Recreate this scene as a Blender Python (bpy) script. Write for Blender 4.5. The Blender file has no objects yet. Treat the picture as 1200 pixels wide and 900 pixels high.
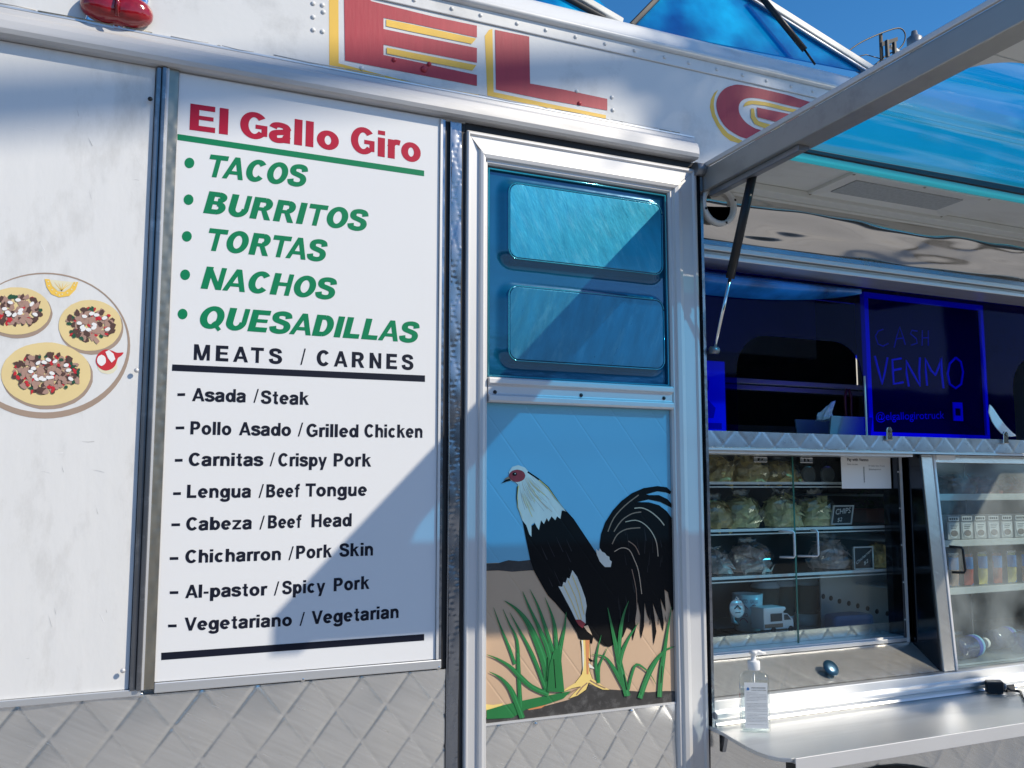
import bpy, bmesh, math, random
from mathutils import Vector, Matrix, noise
from mathutils.geometry import tessellate_polygon
R = math.radians
scene = bpy.context.scene
COL = scene.collection
random.seed(7)

# ------------------------------------------------------------------ camera, sky, sun, exposure
CAM = Vector((0.0, -1.8, 1.72)); F = 1088.0
YAW = R(24.8); PIT = math.atan(120/1088)
cd = bpy.data.cameras.new('camera'); cd.sensor_width = 36; cd.lens = 36*F/1200; cd.clip_end = 5000; cd.clip_start = 0.02
cam = bpy.data.objects.new('camera', cd); COL.objects.link(cam)
cam.location = CAM; cam.rotation_euler = (R(90)+PIT, 0, -YAW); scene.camera = cam
SUN = Vector((1.14, -1.0, 1.20)).normalized()          # towards the sun
world = bpy.data.worlds.new('World'); scene.world = world; world.use_nodes = True
wn = world.node_tree.nodes; wl = world.node_tree.links
hsv = wn.new('ShaderNodeHueSaturation'); hsv.inputs['Saturation'].default_value = 1.33; hsv.inputs['Value'].default_value = .98
bg = wn['Background']; sky = wn.new('ShaderNodeTexSky'); sky.sky_type = 'NISHITA'; sky.sun_disc = False
sky.sun_elevation = math.asin(SUN.z); sky.sun_rotation = math.atan2(SUN.x, SUN.y)
sky.air_density = 1.0; sky.dust_density = 0.3; sky.ozone_density = 3.0; sky.altitude = 100
wl.new(sky.outputs[0], hsv.inputs['Color']); wl.new(hsv.outputs[0], bg.inputs[0]); bg.inputs[1].default_value = 0.15
sd = bpy.data.lights.new('sun', 'SUN'); sd.energy = 4.6; sd.angle = R(0.5); sd.color = (1.0, 0.895, 0.72)
so = bpy.data.objects.new('sun', sd); COL.objects.link(so); so.location = (3, -4, 8)
so.rotation_euler = SUN.to_track_quat('Z', 'Y').to_euler()
scene.view_settings.view_transform = 'Standard'; scene.view_settings.look = 'None'
scene.view_settings.exposure = 0.08; scene.view_settings.gamma = 1.0
scene.render.engine = 'CYCLES'
scene.cycles.transparent_max_bounces = 24; scene.cycles.max_bounces = 10

fw = Vector((math.sin(YAW)*math.cos(PIT), math.cos(YAW)*math.cos(PIT), math.sin(PIT)))
rt = Vector((math.cos(YAW), -math.sin(YAW), 0)); up = rt.cross(fw)
def ray(x, y): return fw + rt*((x-600)/F) + up*((450-y)/F)
def W(x, y, Y=0.0):                     # surveyed position on the vertical plane y=Y of the truck side
    r = ray(x, y); return CAM + r*((Y-CAM.y)/r.y)
def WZ(x, y, Z): r = ray(x, y); return CAM + r*((Z-CAM.z)/r.z)
def XZ(pts, Y=0.0): return [(W(x, y, Y).x, W(x, y, Y).z) for x, y in pts]

# ------------------------------------------------------------------ materials
def mat(name, col, rough=0.5, metal=0.0, var=0.0, vscale=6.0, bump=0.0, bscale=40.0, stretch=(1,1,1), coat=0.0,
        dirt=None, rvar=0.0, spec=0.5, quilt=None, bdist=0.002, rot=0):
    m = bpy.data.materials.new(name); m.use_nodes = True
    n = m.node_tree.nodes; l = m.node_tree.links; b = n['Principled BSDF']
    b.inputs['Base Color'].default_value = (*col, 1); b.inputs['Roughness'].default_value = rough
    b.inputs['Metallic'].default_value = metal; b.inputs['Coat Weight'].default_value = coat
    b.inputs['Specular IOR Level'].default_value = spec
    tc = n.new('ShaderNodeNewGeometry'); mp = n.new('ShaderNodeMapping'); mp.inputs['Scale'].default_value = stretch
    if rot:
        m0 = n.new('ShaderNodeMapping'); m0.inputs['Rotation'].default_value = (0, R(rot), 0); l.new(tc.outputs['Position'], m0.inputs['Vector']); l.new(m0.outputs[0], mp.inputs['Vector'])
    else: l.new(tc.outputs['Position'], mp.inputs['Vector'])
    last = None
    if var:
        t = n.new('ShaderNodeTexNoise'); t.inputs['Scale'].default_value = vscale; t.inputs['Detail'].default_value = 6
        l.new(mp.outputs[0], t.inputs['Vector'])
        mx = n.new('ShaderNodeMix'); mx.data_type = 'RGBA'
        mx.inputs['A'].default_value = (*[c*(1-var) for c in col], 1); mx.inputs['B'].default_value = (*[min(1, c*(1+var)) for c in col], 1)
        l.new(t.outputs['Fac'], mx.inputs['Factor']); last = mx.outputs['Result']
    if dirt:                            # (colour, amount, scale): blotches of grime with their own shape
        t = n.new('ShaderNodeTexNoise'); t.inputs['Scale'].default_value = dirt[2]; t.inputs['Detail'].default_value = 10; t.inputs['Roughness'].default_value = 0.7
        l.new(mp.outputs[0], t.inputs['Vector'])
        cr = n.new('ShaderNodeValToRGB'); cr.color_ramp.elements[0].position = 0.52; cr.color_ramp.elements[1].position = 0.78
        cr.color_ramp.elements[1].color = (dirt[1],)*3 + (1,)
        l.new(t.outputs['Fac'], cr.inputs[0])
        mx = n.new('ShaderNodeMix'); mx.data_type = 'RGBA'; mx.inputs['A'].default_value = (*col, 1); mx.inputs['B'].default_value = (*dirt[0], 1)
        if last: l.new(last, mx.inputs['A'])
        l.new(cr.outputs[0], mx.inputs['Factor']); last = mx.outputs['Result']
    if last: l.new(last, b.inputs['Base Color'])
    if rvar:
        t = n.new('ShaderNodeTexNoise'); t.inputs['Scale'].default_value = vscale*3; t.inputs['Detail'].default_value = 5
        l.new(mp.outputs[0], t.inputs['Vector']); mr = n.new('ShaderNodeMapRange')
        mr.inputs['To Min'].default_value = max(0.02, rough-rvar); mr.inputs['To Max'].default_value = rough+rvar
        l.new(t.outputs['Fac'], mr.inputs['Value']); l.new(mr.outputs[0], b.inputs['Roughness'])
    nb = None
    if bump:
        t = n.new('ShaderNodeTexNoise'); t.inputs['Scale'].default_value = bscale; t.inputs['Detail'].default_value = 4
        l.new(mp.outputs[0], t.inputs['Vector']); bp = n.new('ShaderNodeBump')
        bp.inputs['Strength'].default_value = bump; bp.inputs['Distance'].default_value = bdist
        l.new(t.outputs['Fac'], bp.inputs['Height']); nb = bp
    if quilt:                           # faint pressed diagonal creases (strength, spacing)
        mp2 = n.new('ShaderNodeMapping'); mp2.inputs['Rotation'].default_value = (0, R(38), 0)
        l.new(tc.outputs['Position'], mp2.inputs['Vector']); sx = n.new('ShaderNodeSeparateXYZ'); l.new(mp2.outputs[0], sx.inputs[0])
        md = n.new('ShaderNodeMath'); md.operation = 'PINGPONG'; md.inputs[1].default_value = quilt[1]; l.new(sx.outputs[0], md.inputs[0])
        mr = n.new('ShaderNodeMapRange'); mr.inputs['From Max'].default_value = 0.003; l.new(md.outputs[0], mr.inputs['Value'])
        bp = n.new('ShaderNodeBump'); bp.inputs['Strength'].default_value = quilt[0]; bp.inputs['Distance'].default_value = 0.0015
        l.new(mr.outputs[0], bp.inputs['Height'])
        if nb: l.new(nb.outputs[0], bp.inputs['Normal'])
        nb = bp
    if nb: l.new(nb.outputs[0], b.inputs['Normal'])
    return m

def sheet(name, tint, gloss=0.1, rough=0.05, trans=0.0, trcol=(0,0,0), frost=0.0, frcol=(.7,.75,.75), bump=0.0, bscale=8, stretch=(1,1,1), refl_streak=0.0, fres=.75):
    """thin clear or tinted sheet: transparent tint + translucent share + fresnel gloss + dusty or coloured diffuse film"""
    m = bpy.data.materials.new(name); m.use_nodes = True
    n = m.node_tree.nodes; l = m.node_tree.links; n.remove(n['Principled BSDF']); out = n['Material Output']
    tr = n.new('ShaderNodeBsdfTransparent'); tr.inputs[0].default_value = (*tint, 1); cur = tr.outputs[0]
    geo = n.new('ShaderNodeNewGeometry'); mp = n.new('ShaderNodeMapping'); mp.inputs['Scale'].default_value = stretch
    l.new(geo.outputs['Position'], mp.inputs['Vector'])
    if trans:
        tl = n.new('ShaderNodeBsdfTranslucent'); tl.inputs[0].default_value = (*trcol, 1)
        if refl_streak:
            t = n.new('ShaderNodeTexNoise'); t.inputs['Scale'].default_value = 5; t.inputs['Detail'].default_value = 4; t.inputs['Distortion'].default_value = 1.2
            l.new(mp.outputs[0], t.inputs['Vector']); mx = n.new('ShaderNodeMix'); mx.data_type = 'RGBA'
            mx.inputs['A'].default_value = (*trcol, 1); mx.inputs['B'].default_value = (*[min(1, c+refl_streak) for c in trcol], 1)
            cr = n.new('ShaderNodeValToRGB'); cr.color_ramp.elements[0].position = 0.47; cr.color_ramp.elements[1].position = 0.56
            l.new(t.outputs['Fac'], cr.inputs[0]); l.new(cr.outputs[0], mx.inputs['Factor']); l.new(mx.outputs['Result'], tl.inputs[0])
        mx = n.new('ShaderNodeMixShader'); mx.inputs[0].default_value = trans; l.new(cur, mx.inputs[1]); l.new(tl.outputs[0], mx.inputs[2]); cur = mx.outputs[0]
    if frost:
        df = n.new('ShaderNodeBsdfDiffuse'); df.inputs[0].default_value = (*frcol, 1)
        t = n.new('ShaderNodeTexNoise'); t.inputs['Scale'].default_value = 7; t.inputs['Detail'].default_value = 8
        l.new(mp.outputs[0], t.inputs['Vector']); mr = n.new('ShaderNodeMapRange'); mr.inputs['From Min'].default_value = 0.3; mr.inputs['From Max'].default_value = 0.75
        mr.inputs['To Max'].default_value = frost; l.new(t.outputs['Fac'], mr.inputs['Value'])
        mx = n.new('ShaderNodeMixShader'); l.new(mr.outputs[0], mx.inputs[0]); l.new(cur, mx.inputs[1]); l.new(df.outputs[0], mx.inputs[2]); cur = mx.outputs[0]
    gl = n.new('ShaderNodeBsdfGlossy'); gl.inputs['Roughness'].default_value = rough
    lw = n.new('ShaderNodeLayerWeight'); lw.inputs[0].default_value = 0.5     # Schlick: same from either side of the sheet
    pw = n.new('ShaderNodeMath'); pw.operation = 'POWER'; pw.inputs[1].default_value = 4.0; l.new(lw.outputs['Facing'], pw.inputs[0])
    mr = n.new('ShaderNodeMath'); mr.operation = 'MULTIPLY_ADD'; mr.inputs[1].default_value = fres; mr.inputs[2].default_value = gloss; mr.use_clamp = True
    l.new(pw.outputs[0], mr.inputs[0])
    if bump:
        t = n.new('ShaderNodeTexNoise'); t.inputs['Scale'].default_value = bscale; l.new(mp.outputs[0], t.inputs['Vector'])
        bp = n.new('ShaderNodeBump'); bp.inputs['Strength'].default_value = bump; bp.inputs['Distance'].default_value = 0.02
        l.new(t.outputs['Fac'], bp.inputs['Height']); l.new(bp.outputs[0], gl.inputs['Normal'])
    mx = n.new('ShaderNodeMixShader'); l.new(mr.outputs[0], mx.inputs[0]); l.new(cur, mx.inputs[1]); l.new(gl.outputs[0], mx.inputs[2])
    l.new(mx.outputs[0], out.inputs[0]); return m

M = {}
M['sign_white'] = mat('sign_white', (.74,.75,.77), .32, var=.03, vscale=1.5, bump=.04, bscale=5)
M['panel_white'] = mat('panel_white', (.72,.725,.73), .40, var=.06, vscale=2.5, bump=.55, bscale=22, stretch=(1,1,.4), dirt=((.34,.33,.31),.55,9))
M['fascia_white'] = mat('fascia_white', (.68,.69,.70), .38, var=.06, vscale=3, bump=.25, bscale=60, dirt=((.30,.30,.30),.7,4), bdist=.001)
M['old_white'] = mat('old_white', (.62,.62,.60), .5, var=.06, vscale=5, dirt=((.30,.28,.25),.6,7))
M['underside'] = mat('underside', (.66,.66,.62), .45, var=.08, vscale=3, bump=.15, bscale=14, stretch=(.3,1,1), dirt=((.35,.32,.28),.6,6))
M['alu'] = mat('satin_aluminium', (.62,.62,.63), .52, .45, var=.06, vscale=4, bump=.1, bscale=200, stretch=(1,1,.08), rvar=.05, bdist=.0005)
M['alu_h'] = mat('worn_aluminium', (.68,.69,.70), .38, .7, var=.12, vscale=5, bump=.15, bscale=120, stretch=(.1,1,1), rvar=.08, bdist=.0006, dirt=((.32,.32,.32),.6,5))
M['belt'] = mat('belt_aluminium', (.56,.56,.57), .58, .35, var=.10, vscale=6, stretch=(.15,1,1), bump=.2, bscale=90, rvar=.08, bdist=.0006, dirt=((.25,.25,.25),.6,9))
M['steel'] = mat('brushed_steel', (.80,.79,.76), .25, .86, var=.16, vscale=34, stretch=(.25,1,6), bump=.10, bscale=150, rvar=.05, bdist=.0004, rot=-28)
M['steel_d'] = mat('dark_steel', (.30,.32,.36), .25, 1, var=.2, vscale=8, rvar=.1)
M['mirror'] = mat('polished_steel', (.62,.60,.57), .10, 1, var=.1, vscale=3, rvar=.05)
M['ledge_steel'] = mat('ledge_steel', (.42,.47,.54), .30, 1, var=.2, vscale=20, rvar=.08)
M['sill_steel'] = mat('sill_steel', (.46,.47,.49), .20, 1, var=.35, vscale=7, rvar=.1, dirt=((.25,.25,.26),.6,12))
M['dark_mirror'] = mat('dark_polished_steel', (.07,.08,.10), .12, 1, var=.3, vscale=9)
M['bronze'] = mat('dull_strip', (.36,.33,.27), .38, .9, var=.25, vscale=20)
M['channel'] = mat('channel_steel', (.22,.225,.24), .3, .9, var=.3, vscale=12, dirt=((.55,.57,.6),.8,14))
M['rubber'] = mat('black_rubber', (.012,.012,.014), .55)
M['black'] = mat('black_metal', (.02,.02,.022), .4, .3)
M['grey_beam'] = mat('grey_beam', (.34,.335,.32), .42, .55, var=.12, vscale=8, dirt=((.12,.12,.12),.5,9))
M['grey_dark'] = mat('grey_bracket', (.22,.23,.25), .4, .7, var=.2, vscale=20)
M['diffuser'] = mat('lamp_diffuser', (.36,.38,.38), .5, var=.35, vscale=120)
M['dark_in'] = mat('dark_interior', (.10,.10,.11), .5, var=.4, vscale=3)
M['mid_in'] = mat('interior_steel', (.50,.50,.50), .35, .8, var=.3, vscale=4)
M['case_in'] = mat('case_lining', (.36,.40,.43), .45, .3, var=.1, vscale=3, bump=.2, bscale=60)
M['red'] = mat('red_paint', (.42,.035,.055), .5, var=.18, vscale=50, stretch=(1,1,.15), bump=.4, bscale=150, bdist=.0006)
M['yellow'] = mat('yellow_paint', (.80,.50,.07), .5, var=.12, vscale=30, stretch=(1,1,.3))
M['letter_red'] = mat('letter_red', (.42,.008,.038), .45, var=.1, vscale=9, spec=.25)
M['letter_green'] = mat('letter_green', (.002,.20,.085), .45, var=.06, spec=.22)
M['letter_navy'] = mat('letter_navy', (.006,.008,.020), .45, spec=.25)
M['lens'] = mat('red_lens', (.26,.004,.010), .12, coat=.6, var=.5, vscale=60, bump=.4, bscale=120)
M['chrome'] = mat('chrome', (.8,.8,.8), .12, 1)
M['asphalt'] = mat('asphalt', (.29,.285,.28), .85, var=.35, vscale=60, bump=.5, bscale=90, dirt=((.04,.04,.04),.7,.4), bdist=.005)
M['pcream'] = mat('cream_wall', (.62,.57,.47), .8, var=.08)
M['roof'] = mat('roof_white', (.6,.6,.58), .5, var=.08)
M['paper'] = mat('paper', (.80,.80,.78), .6); M['ink'] = mat('ink', (.05,.05,.055), .6)
M['tyre'] = mat('tyre', (.018,.018,.018), .8, bump=.3)
# mural paints
Q = (.30, .042)
M['m_sky'] = mat('mural_sky', (.17,.46,.63), .38, var=.10, vscale=3, quilt=Q)
M['m_tan'] = mat('mural_sand', (.56,.39,.26), .42, var=.08, vscale=5, quilt=Q)
M['m_black'] = mat('mural_black', (.005,.005,.006), .6, quilt=Q, spec=.12)
M['m_white'] = mat('mural_white', (.72,.72,.64), .45, var=.15, vscale=60, stretch=(1,1,.2), quilt=Q)
M['m_red'] = mat('mural_red', (.33,.03,.04), .45, var=.3, vscale=80)
M['m_green'] = mat('mural_green', (.015,.17,.045), .42, var=.2, vscale=20, quilt=Q)
M['m_yellow'] = mat('mural_yellow', (.80,.60,.20), .42, var=.1); M['m_orange'] = mat('mural_orange', (.62,.25,.10), .42)
M['m_grey'] = mat('mural_grey', (.48,.48,.44), .5); M['m_sheen'] = mat('mural_sheen', (.022,.022,.026), .5, spec=.2); M['m_green_l'] = mat('mural_light_green', (.03,.26,.08), .45)
M['m_line'] = mat('mural_brown_line', (.30,.19,.13), .42); M['m_pale'] = mat('mural_pale', (.55,.42,.30), .42)
M['m_soil'] = mat('mural_soil', (.035,.033,.033), .6, var=.6, vscale=60, dirt=((.25,.25,.25),.5,30))
M['t_plate'] = mat('plate_rim_paint', (.36,.27,.21), .5, var=.1, vscale=20); M['t_tort'] = mat('tortilla_paint', (.75,.60,.30), .5, var=.08, vscale=20)
M['t_brown'] = mat('meat_paint', (.09,.045,.035), .5); M['t_mauve'] = mat('meat_light_paint', (.40,.25,.20), .5, var=.1, vscale=30)
M['t_red'] = mat('tomato_paint', (.55,.02,.03), .5); M['t_green'] = mat('cilantro_paint', (.012,.08,.04), .5)
M['t_white'] = mat('onion_paint', (.82,.82,.82), .4); M['t_lemon'] = mat('lemon_paint', (.85,.55,.09), .5); M['t_lpale'] = mat('lemon_pale_paint', (.74,.70,.52), .5)
# sheets
M['acrylic'] = sheet('blue_acrylic', (.05,.42,.86), .035, .06, trans=.42, trcol=(.0,.46,.74), refl_streak=.13, stretch=(.22,2.2,1), bump=.22, bscale=3)  # lighter streaks painted into the sheet in place of reflections
M['edge_cyan'] = sheet('cyan_sheet', (.10,.6,.72), .03, .1, trans=.6, trcol=(.22,.74,.80))
M['acrylic_top'] = sheet('roof_blue_acrylic', (.006,.42,.75), .03, .08, trans=.45, trcol=(0,.42,.80), frost=1.1, frcol=(.004,.40,.78), fres=.4)
M['visor'] = sheet('dark_blue_visor', (.035,.12,.97), .006, .04, bump=.2, bscale=2, fres=.15)
M['visor_reflection_lip'] = sheet('blue_reflection_lip', (.01,.10,.5), .05, .2, frost=1.3, frcol=(.02,.26,.80))
M['glass'] = sheet('case_glass', (.93,.97,.96), .012, .02, frost=.02, fres=.4)
M['glass_dusty'] = sheet('dusty_case_glass', (.88,.93,.93), .03, .06, frost=.22)
M['clear'] = sheet('clear_plastic', (.93,.95,.95), .06, .12, fres=.5)
M['bottle'] = sheet('bottle_plastic', (.85,.90,.93), .16, .10, frost=.25, frcol=(.8,.85,.9))
M['bag'] = sheet('bag_film', (.95,.96,.96), .13, .22)
M['teal'] = mat('teal_acrylic', (.003,.10,.21), .16, .35, coat=.6, var=.45, vscale=5, bump=.25, bscale=5, bdist=.008, stretch=(1,1,2.5))
M['teal_b'] = mat('teal_bright', (.018,.28,.43), .34, .6, coat=.4, var=.28, vscale=16, stretch=(3,1,.8), rvar=.1, bump=.12, bscale=90, rot=25, dirt=((.20,.55,.66),.35,20))
M['teal_c'] = mat('teal_dull', (.012,.17,.29), .32, .6, coat=.4, var=.4, vscale=14, stretch=(3,1,.8), rvar=.1, bump=.15, bscale=60, rot=-20, dirt=((.15,.40,.5),.4,9))
M['teal_rim'] = mat('teal_rim', (.01,.30,.42), .12, .3, coat=1)

# ------------------------------------------------------------------ mesh helpers
ORG = {}
class MB:
    def __init__(s): s.bm = bmesh.new(); s.mats = []
    def mi(s, m):
        m = M[m] if isinstance(m, str) else m
        if m not in s.mats: s.mats.append(m)
        return s.mats.index(m)
    def faces(s, fs, m, smooth=False):
        i = s.mi(m)
        for f in fs: f.material_index = i; f.smooth = smooth
    def box(s, x0, x1, y0, y1, z0, z1, m):
        v = [s.bm.verts.new((x, y, z)) for x in (x0, x1) for y in (y0, y1) for z in (z0, z1)]
        q = [(0,1,3,2),(4,6,7,5),(0,4,5,1),(2,3,7,6),(0,2,6,4),(1,5,7,3)]
        s.faces([s.bm.faces.new([v[i] for i in f]) for f in q], m); return s
    def hexa(s, P, m):                  # 8 points: bottom 4 then top 4
        v = [s.bm.verts.new(p) for p in P]
        q = [(3,2,1,0),(4,5,6,7),(0,1,5,4),(1,2,6,5),(2,3,7,6),(3,0,4,7)]
        s.faces([s.bm.faces.new([v[i] for i in f]) for f in q], m); return s
    def prism(s, pts, f0, f1, m, smooth=False):
        """pts 2D; f0/f1 map (a,b)->3D for near and far cap"""
        a = sum(pts[i][0]*pts[(i+1) % len(pts)][1]-pts[(i+1) % len(pts)][0]*pts[i][1] for i in range(len(pts)))
        if a < 0: pts = pts[::-1]
        A = [s.bm.verts.new(f0(*p)) for p in pts]; B = [s.bm.verts.new(f1(*p)) for p in pts]
        n = len(pts); tris = tessellate_polygon([[Vector((p[0], p[1], 0)) for p in pts]])
        fa = [s.bm.faces.new([A[i] for i in t]) for t in tris]; fb = [s.bm.faces.new([B[i] for i in t][::-1]) for t in tris]
        side = [s.bm.faces.new((A[i], B[i], B[(i+1) % n], A[(i+1) % n])) for i in range(n)]
        s.faces(side, m, smooth); s.faces(fa+fb, m); return s
    def py(s, pts, y0, y1, m, smooth=False): return s.prism(pts, lambda a, b: (a, y0, b), lambda a, b: (a, y1, b), m, smooth)   # y0 = outer (towards street)
    def flat(s, pts, y, m):               # a coat of paint: one even film lying on a panel
        V_ = [s.bm.verts.new((a, y, b)) for a, b in pts]
        for t in tessellate_polygon([[Vector((p[0], p[1], 0)) for p in pts]]):
            a, b, c = [pts[i] for i in t]
            if abs((b[0]-a[0])*(c[1]-a[1])-(c[0]-a[0])*(b[1]-a[1])) < 1e-10: continue
            f = s.bm.faces.new([V_[i] for i in t]); f.material_index = s.mi(m)
            f.normal_update()
            if f.normal.y > 0: f.normal_flip()
        return s
    def px(s, prof, x0, x1, m, smooth=False): return s.prism(prof, lambda a, b: (x0, a, b), lambda a, b: (x1, a, b), m, smooth)
    def pz(s, pts, z0, z1, m, smooth=False): return s.prism(pts, lambda a, b: (a, b, z0), lambda a, b: (a, b, z1), m, smooth)
    def tube(s, path, r, m, n=10, taper=None):
        path = [Vector(p) for p in path]; rings = []
        for i, p in enumerate(path):
            d = (path[min(i+1, len(path)-1)]-path[max(i-1, 0)]).normalized()
            a = d.orthogonal().normalized() if not rings else (pa - d*pa.dot(d)).normalized()
            pa = a; b = d.cross(a); rr = r if taper is None else r*taper[i]
            rings.append([s.bm.verts.new(p+(a*math.cos(t)+b*math.sin(t))*rr) for t in [2*math.pi*k/n for k in range(n)]])
        fs = [s.bm.faces.new((r0[k], r0[(k+1) % n], r1[(k+1) % n], r1[k])) for r0, r1 in zip(rings, rings[1:]) for k in range(n)]
        s.faces(fs, m, True); s.faces([s.bm.faces.new(rings[0][::-1]), s.bm.faces.new(rings[-1])], m); return s
    def lathe(s, prof, c, axis, m, n=20, squash=(1,1)):
        c = Vector(c); ax = Vector(axis).normalized(); a = ax.orthogonal().normalized()
        if abs(ax.z) > .9: a = Vector((1,0,0))
        b = ax.cross(a); rings = []
        for r, h in prof: rings.append([s.bm.verts.new(c+ax*h+(a*math.cos(t)*squash[0]+b*math.sin(t)*squash[1])*max(r, 1e-5)) for t in [2*math.pi*k/n for k in range(n)]])
        fs = [s.bm.faces.new((r0[k], r0[(k+1) % n], r1[(k+1) % n], r1[k])) for r0, r1 in zip(rings, rings[1:]) for k in range(n)]
        s.faces(fs, m, True); s.faces([s.bm.faces.new(rings[0][::-1]), s.bm.faces.new(rings[-1])], m); return s
    def grid(s, nu, nv, fn, m, smooth=True):
        g = [[s.bm.verts.new(fn(i/nu, j/nv)) for j in range(nv+1)] for i in range(nu+1)]
        s.faces([s.bm.faces.new((g[i][j], g[i+1][j], g[i+1][j+1], g[i][j+1])) for i in range(nu) for j in range(nv)], m, smooth); return s
    def build(s, name, parent=None, bevel=0.0, seg=2, loc=None, norm=True, **tags):
        if norm: bmesh.ops.recalc_face_normals(s.bm, faces=s.bm.faces)
        o0 = ORG.get(parent.name, Vector((0,0,0))) if parent else Vector(loc or (0,0,0))
        bmesh.ops.translate(s.bm, verts=s.bm.verts, vec=-o0)
        me = bpy.data.meshes.new(name); s.bm.to_mesh(me); s.bm.free()
        for m in s.mats: me.materials.append(m)
        o = bpy.data.objects.new(name, me); COL.objects.link(o)
        if parent: o.parent = parent
        else: o.location = o0
        ORG[o.name] = o0
        if bevel:
            b = o.modifiers.new('bevel', 'BEVEL'); b.width = bevel; b.segments = seg; b.limit_method = 'ANGLE'; b.angle_limit = R(40)
        for k, v in tags.items(): o[k] = v
        return o
def empty(name, loc, label, cat, group=None):
    o = bpy.data.objects.new(name, None); COL.objects.link(o); o.location = loc; o['label'] = label; o['category'] = cat
    o.empty_display_size = .05
    if group: o['group'] = group
    ORG[o.name] = Vector(loc); return o
def dup(o, loc, label=None, rz=None, parent=None, shift=None):
    c = o.copy(); COL.objects.link(c)
    if parent: c.parent = parent
    else:
        c.location = loc; ORG[c.name] = Vector(loc)
        if rz is not None: c.rotation_euler.z = rz
        if label: c['label'] = label
    for ch in o.children: dup(ch, None, parent=c)
    return c
def shift_copy(o, dx=0, dy=0, dz=0):      # a further alike part of the same thing
    c = o.copy(); COL.objects.link(c); c.location = o.location+Vector((dx, dy, dz)); return c

def cap_h():
    c = bpy.data.curves.new('t', 'FONT'); c.body = 'H'; o = bpy.data.objects.new('t', c); me = bpy.data.meshes.new_from_object(o)
    h = max(v.co.y for v in me.vertices); bpy.data.objects.remove(o); bpy.data.meshes.remove(me); return h
CAPH = cap_h()
def text_mesh(s, offset=0.0, shear=0.0, space=1.0, extrude=0.0):
    c = bpy.data.curves.new('t', 'FONT'); c.body = s; c.offset = offset; c.shear = shear; c.space_character = space; c.resolution_u = 4; c.extrude = extrude
    o = bpy.data.objects.new('t', c); me = bpy.data.meshes.new_from_object(o); bpy.data.objects.remove(o); bpy.data.curves.remove(c); return me
def text_on(mb, s, p0, p1, h, fn, m, offset=0.0, shear=0.0, space=1.0):
    """add text s to mesh mb: baseline from p0 to p1 in a 2D plane, cap height h, fn(a,b)->3D"""
    me = text_mesh(s, offset, shear, space); xs = [v.co.x for v in me.vertices]; x0, x1 = min(xs), max(xs)
    dx, dz = p1[0]-p0[0], p1[1]-p0[1]; i = mb.mi(m)
    vs = []
    for v in me.vertices:
        t = (v.co.x-x0)/(x1-x0); vs.append(mb.bm.verts.new(fn(p0[0]+dx*t, p0[1]+dz*t+v.co.y*h/CAPH)))
    for p in me.polygons:
        try: f = mb.bm.faces.new([vs[k] for k in p.vertices]); f.material_index = i
        except ValueError: pass
    bpy.data.meshes.remove(me)
def text_px(mb, s, a, b, cap, Y, m, **k):   # a,b: ends of the baseline, cap height as seen
    A = W(*a, Y); B = W(*b, Y); T = W(a[0], a[1]-cap, Y); text_on(mb, s, (A.x, A.z), (B.x, B.z), T.z-A.z, lambda u, v: (u, Y, v), m, **k)
S_, T_ = .235, .18
def weight(a, b):
    global S_, T_, hs, ht, st, xs_, GL
    S_, T_ = a, b; hs, ht = a/2, b/2; st = _r(0, S_, 0, 1); xs_ = _r(0, S_, 0, .73); GL = None
def _r(x0, x1, z0, z1): return [(x0,z0),(x1,z0),(x1,z1),(x0,z1)]
def _arc(cx, cz, rx, rz, a0, a1, n=18): return ('p', [(cx+rx*math.cos(R(a0+(a1-a0)*k/n)), cz+rz*math.sin(R(a0+(a1-a0)*k/n))) for k in range(n+1)])
def _sp(*p): return ('p', smooth_line(list(p), 4))
_SP = [(.665,.70),(.60,.86),(.39,.92),(.17,.87),(.115,.745),(.18,.61),(.40,.53),(.61,.44),(.68,.28),(.60,.13),(.39,.08),(.16,.14),(.09,.31)]
hs, ht = S_/2, T_/2; st = _r(0, S_, 0, 1); xs_ = _r(0, S_, 0, .73)
GL = None
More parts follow.
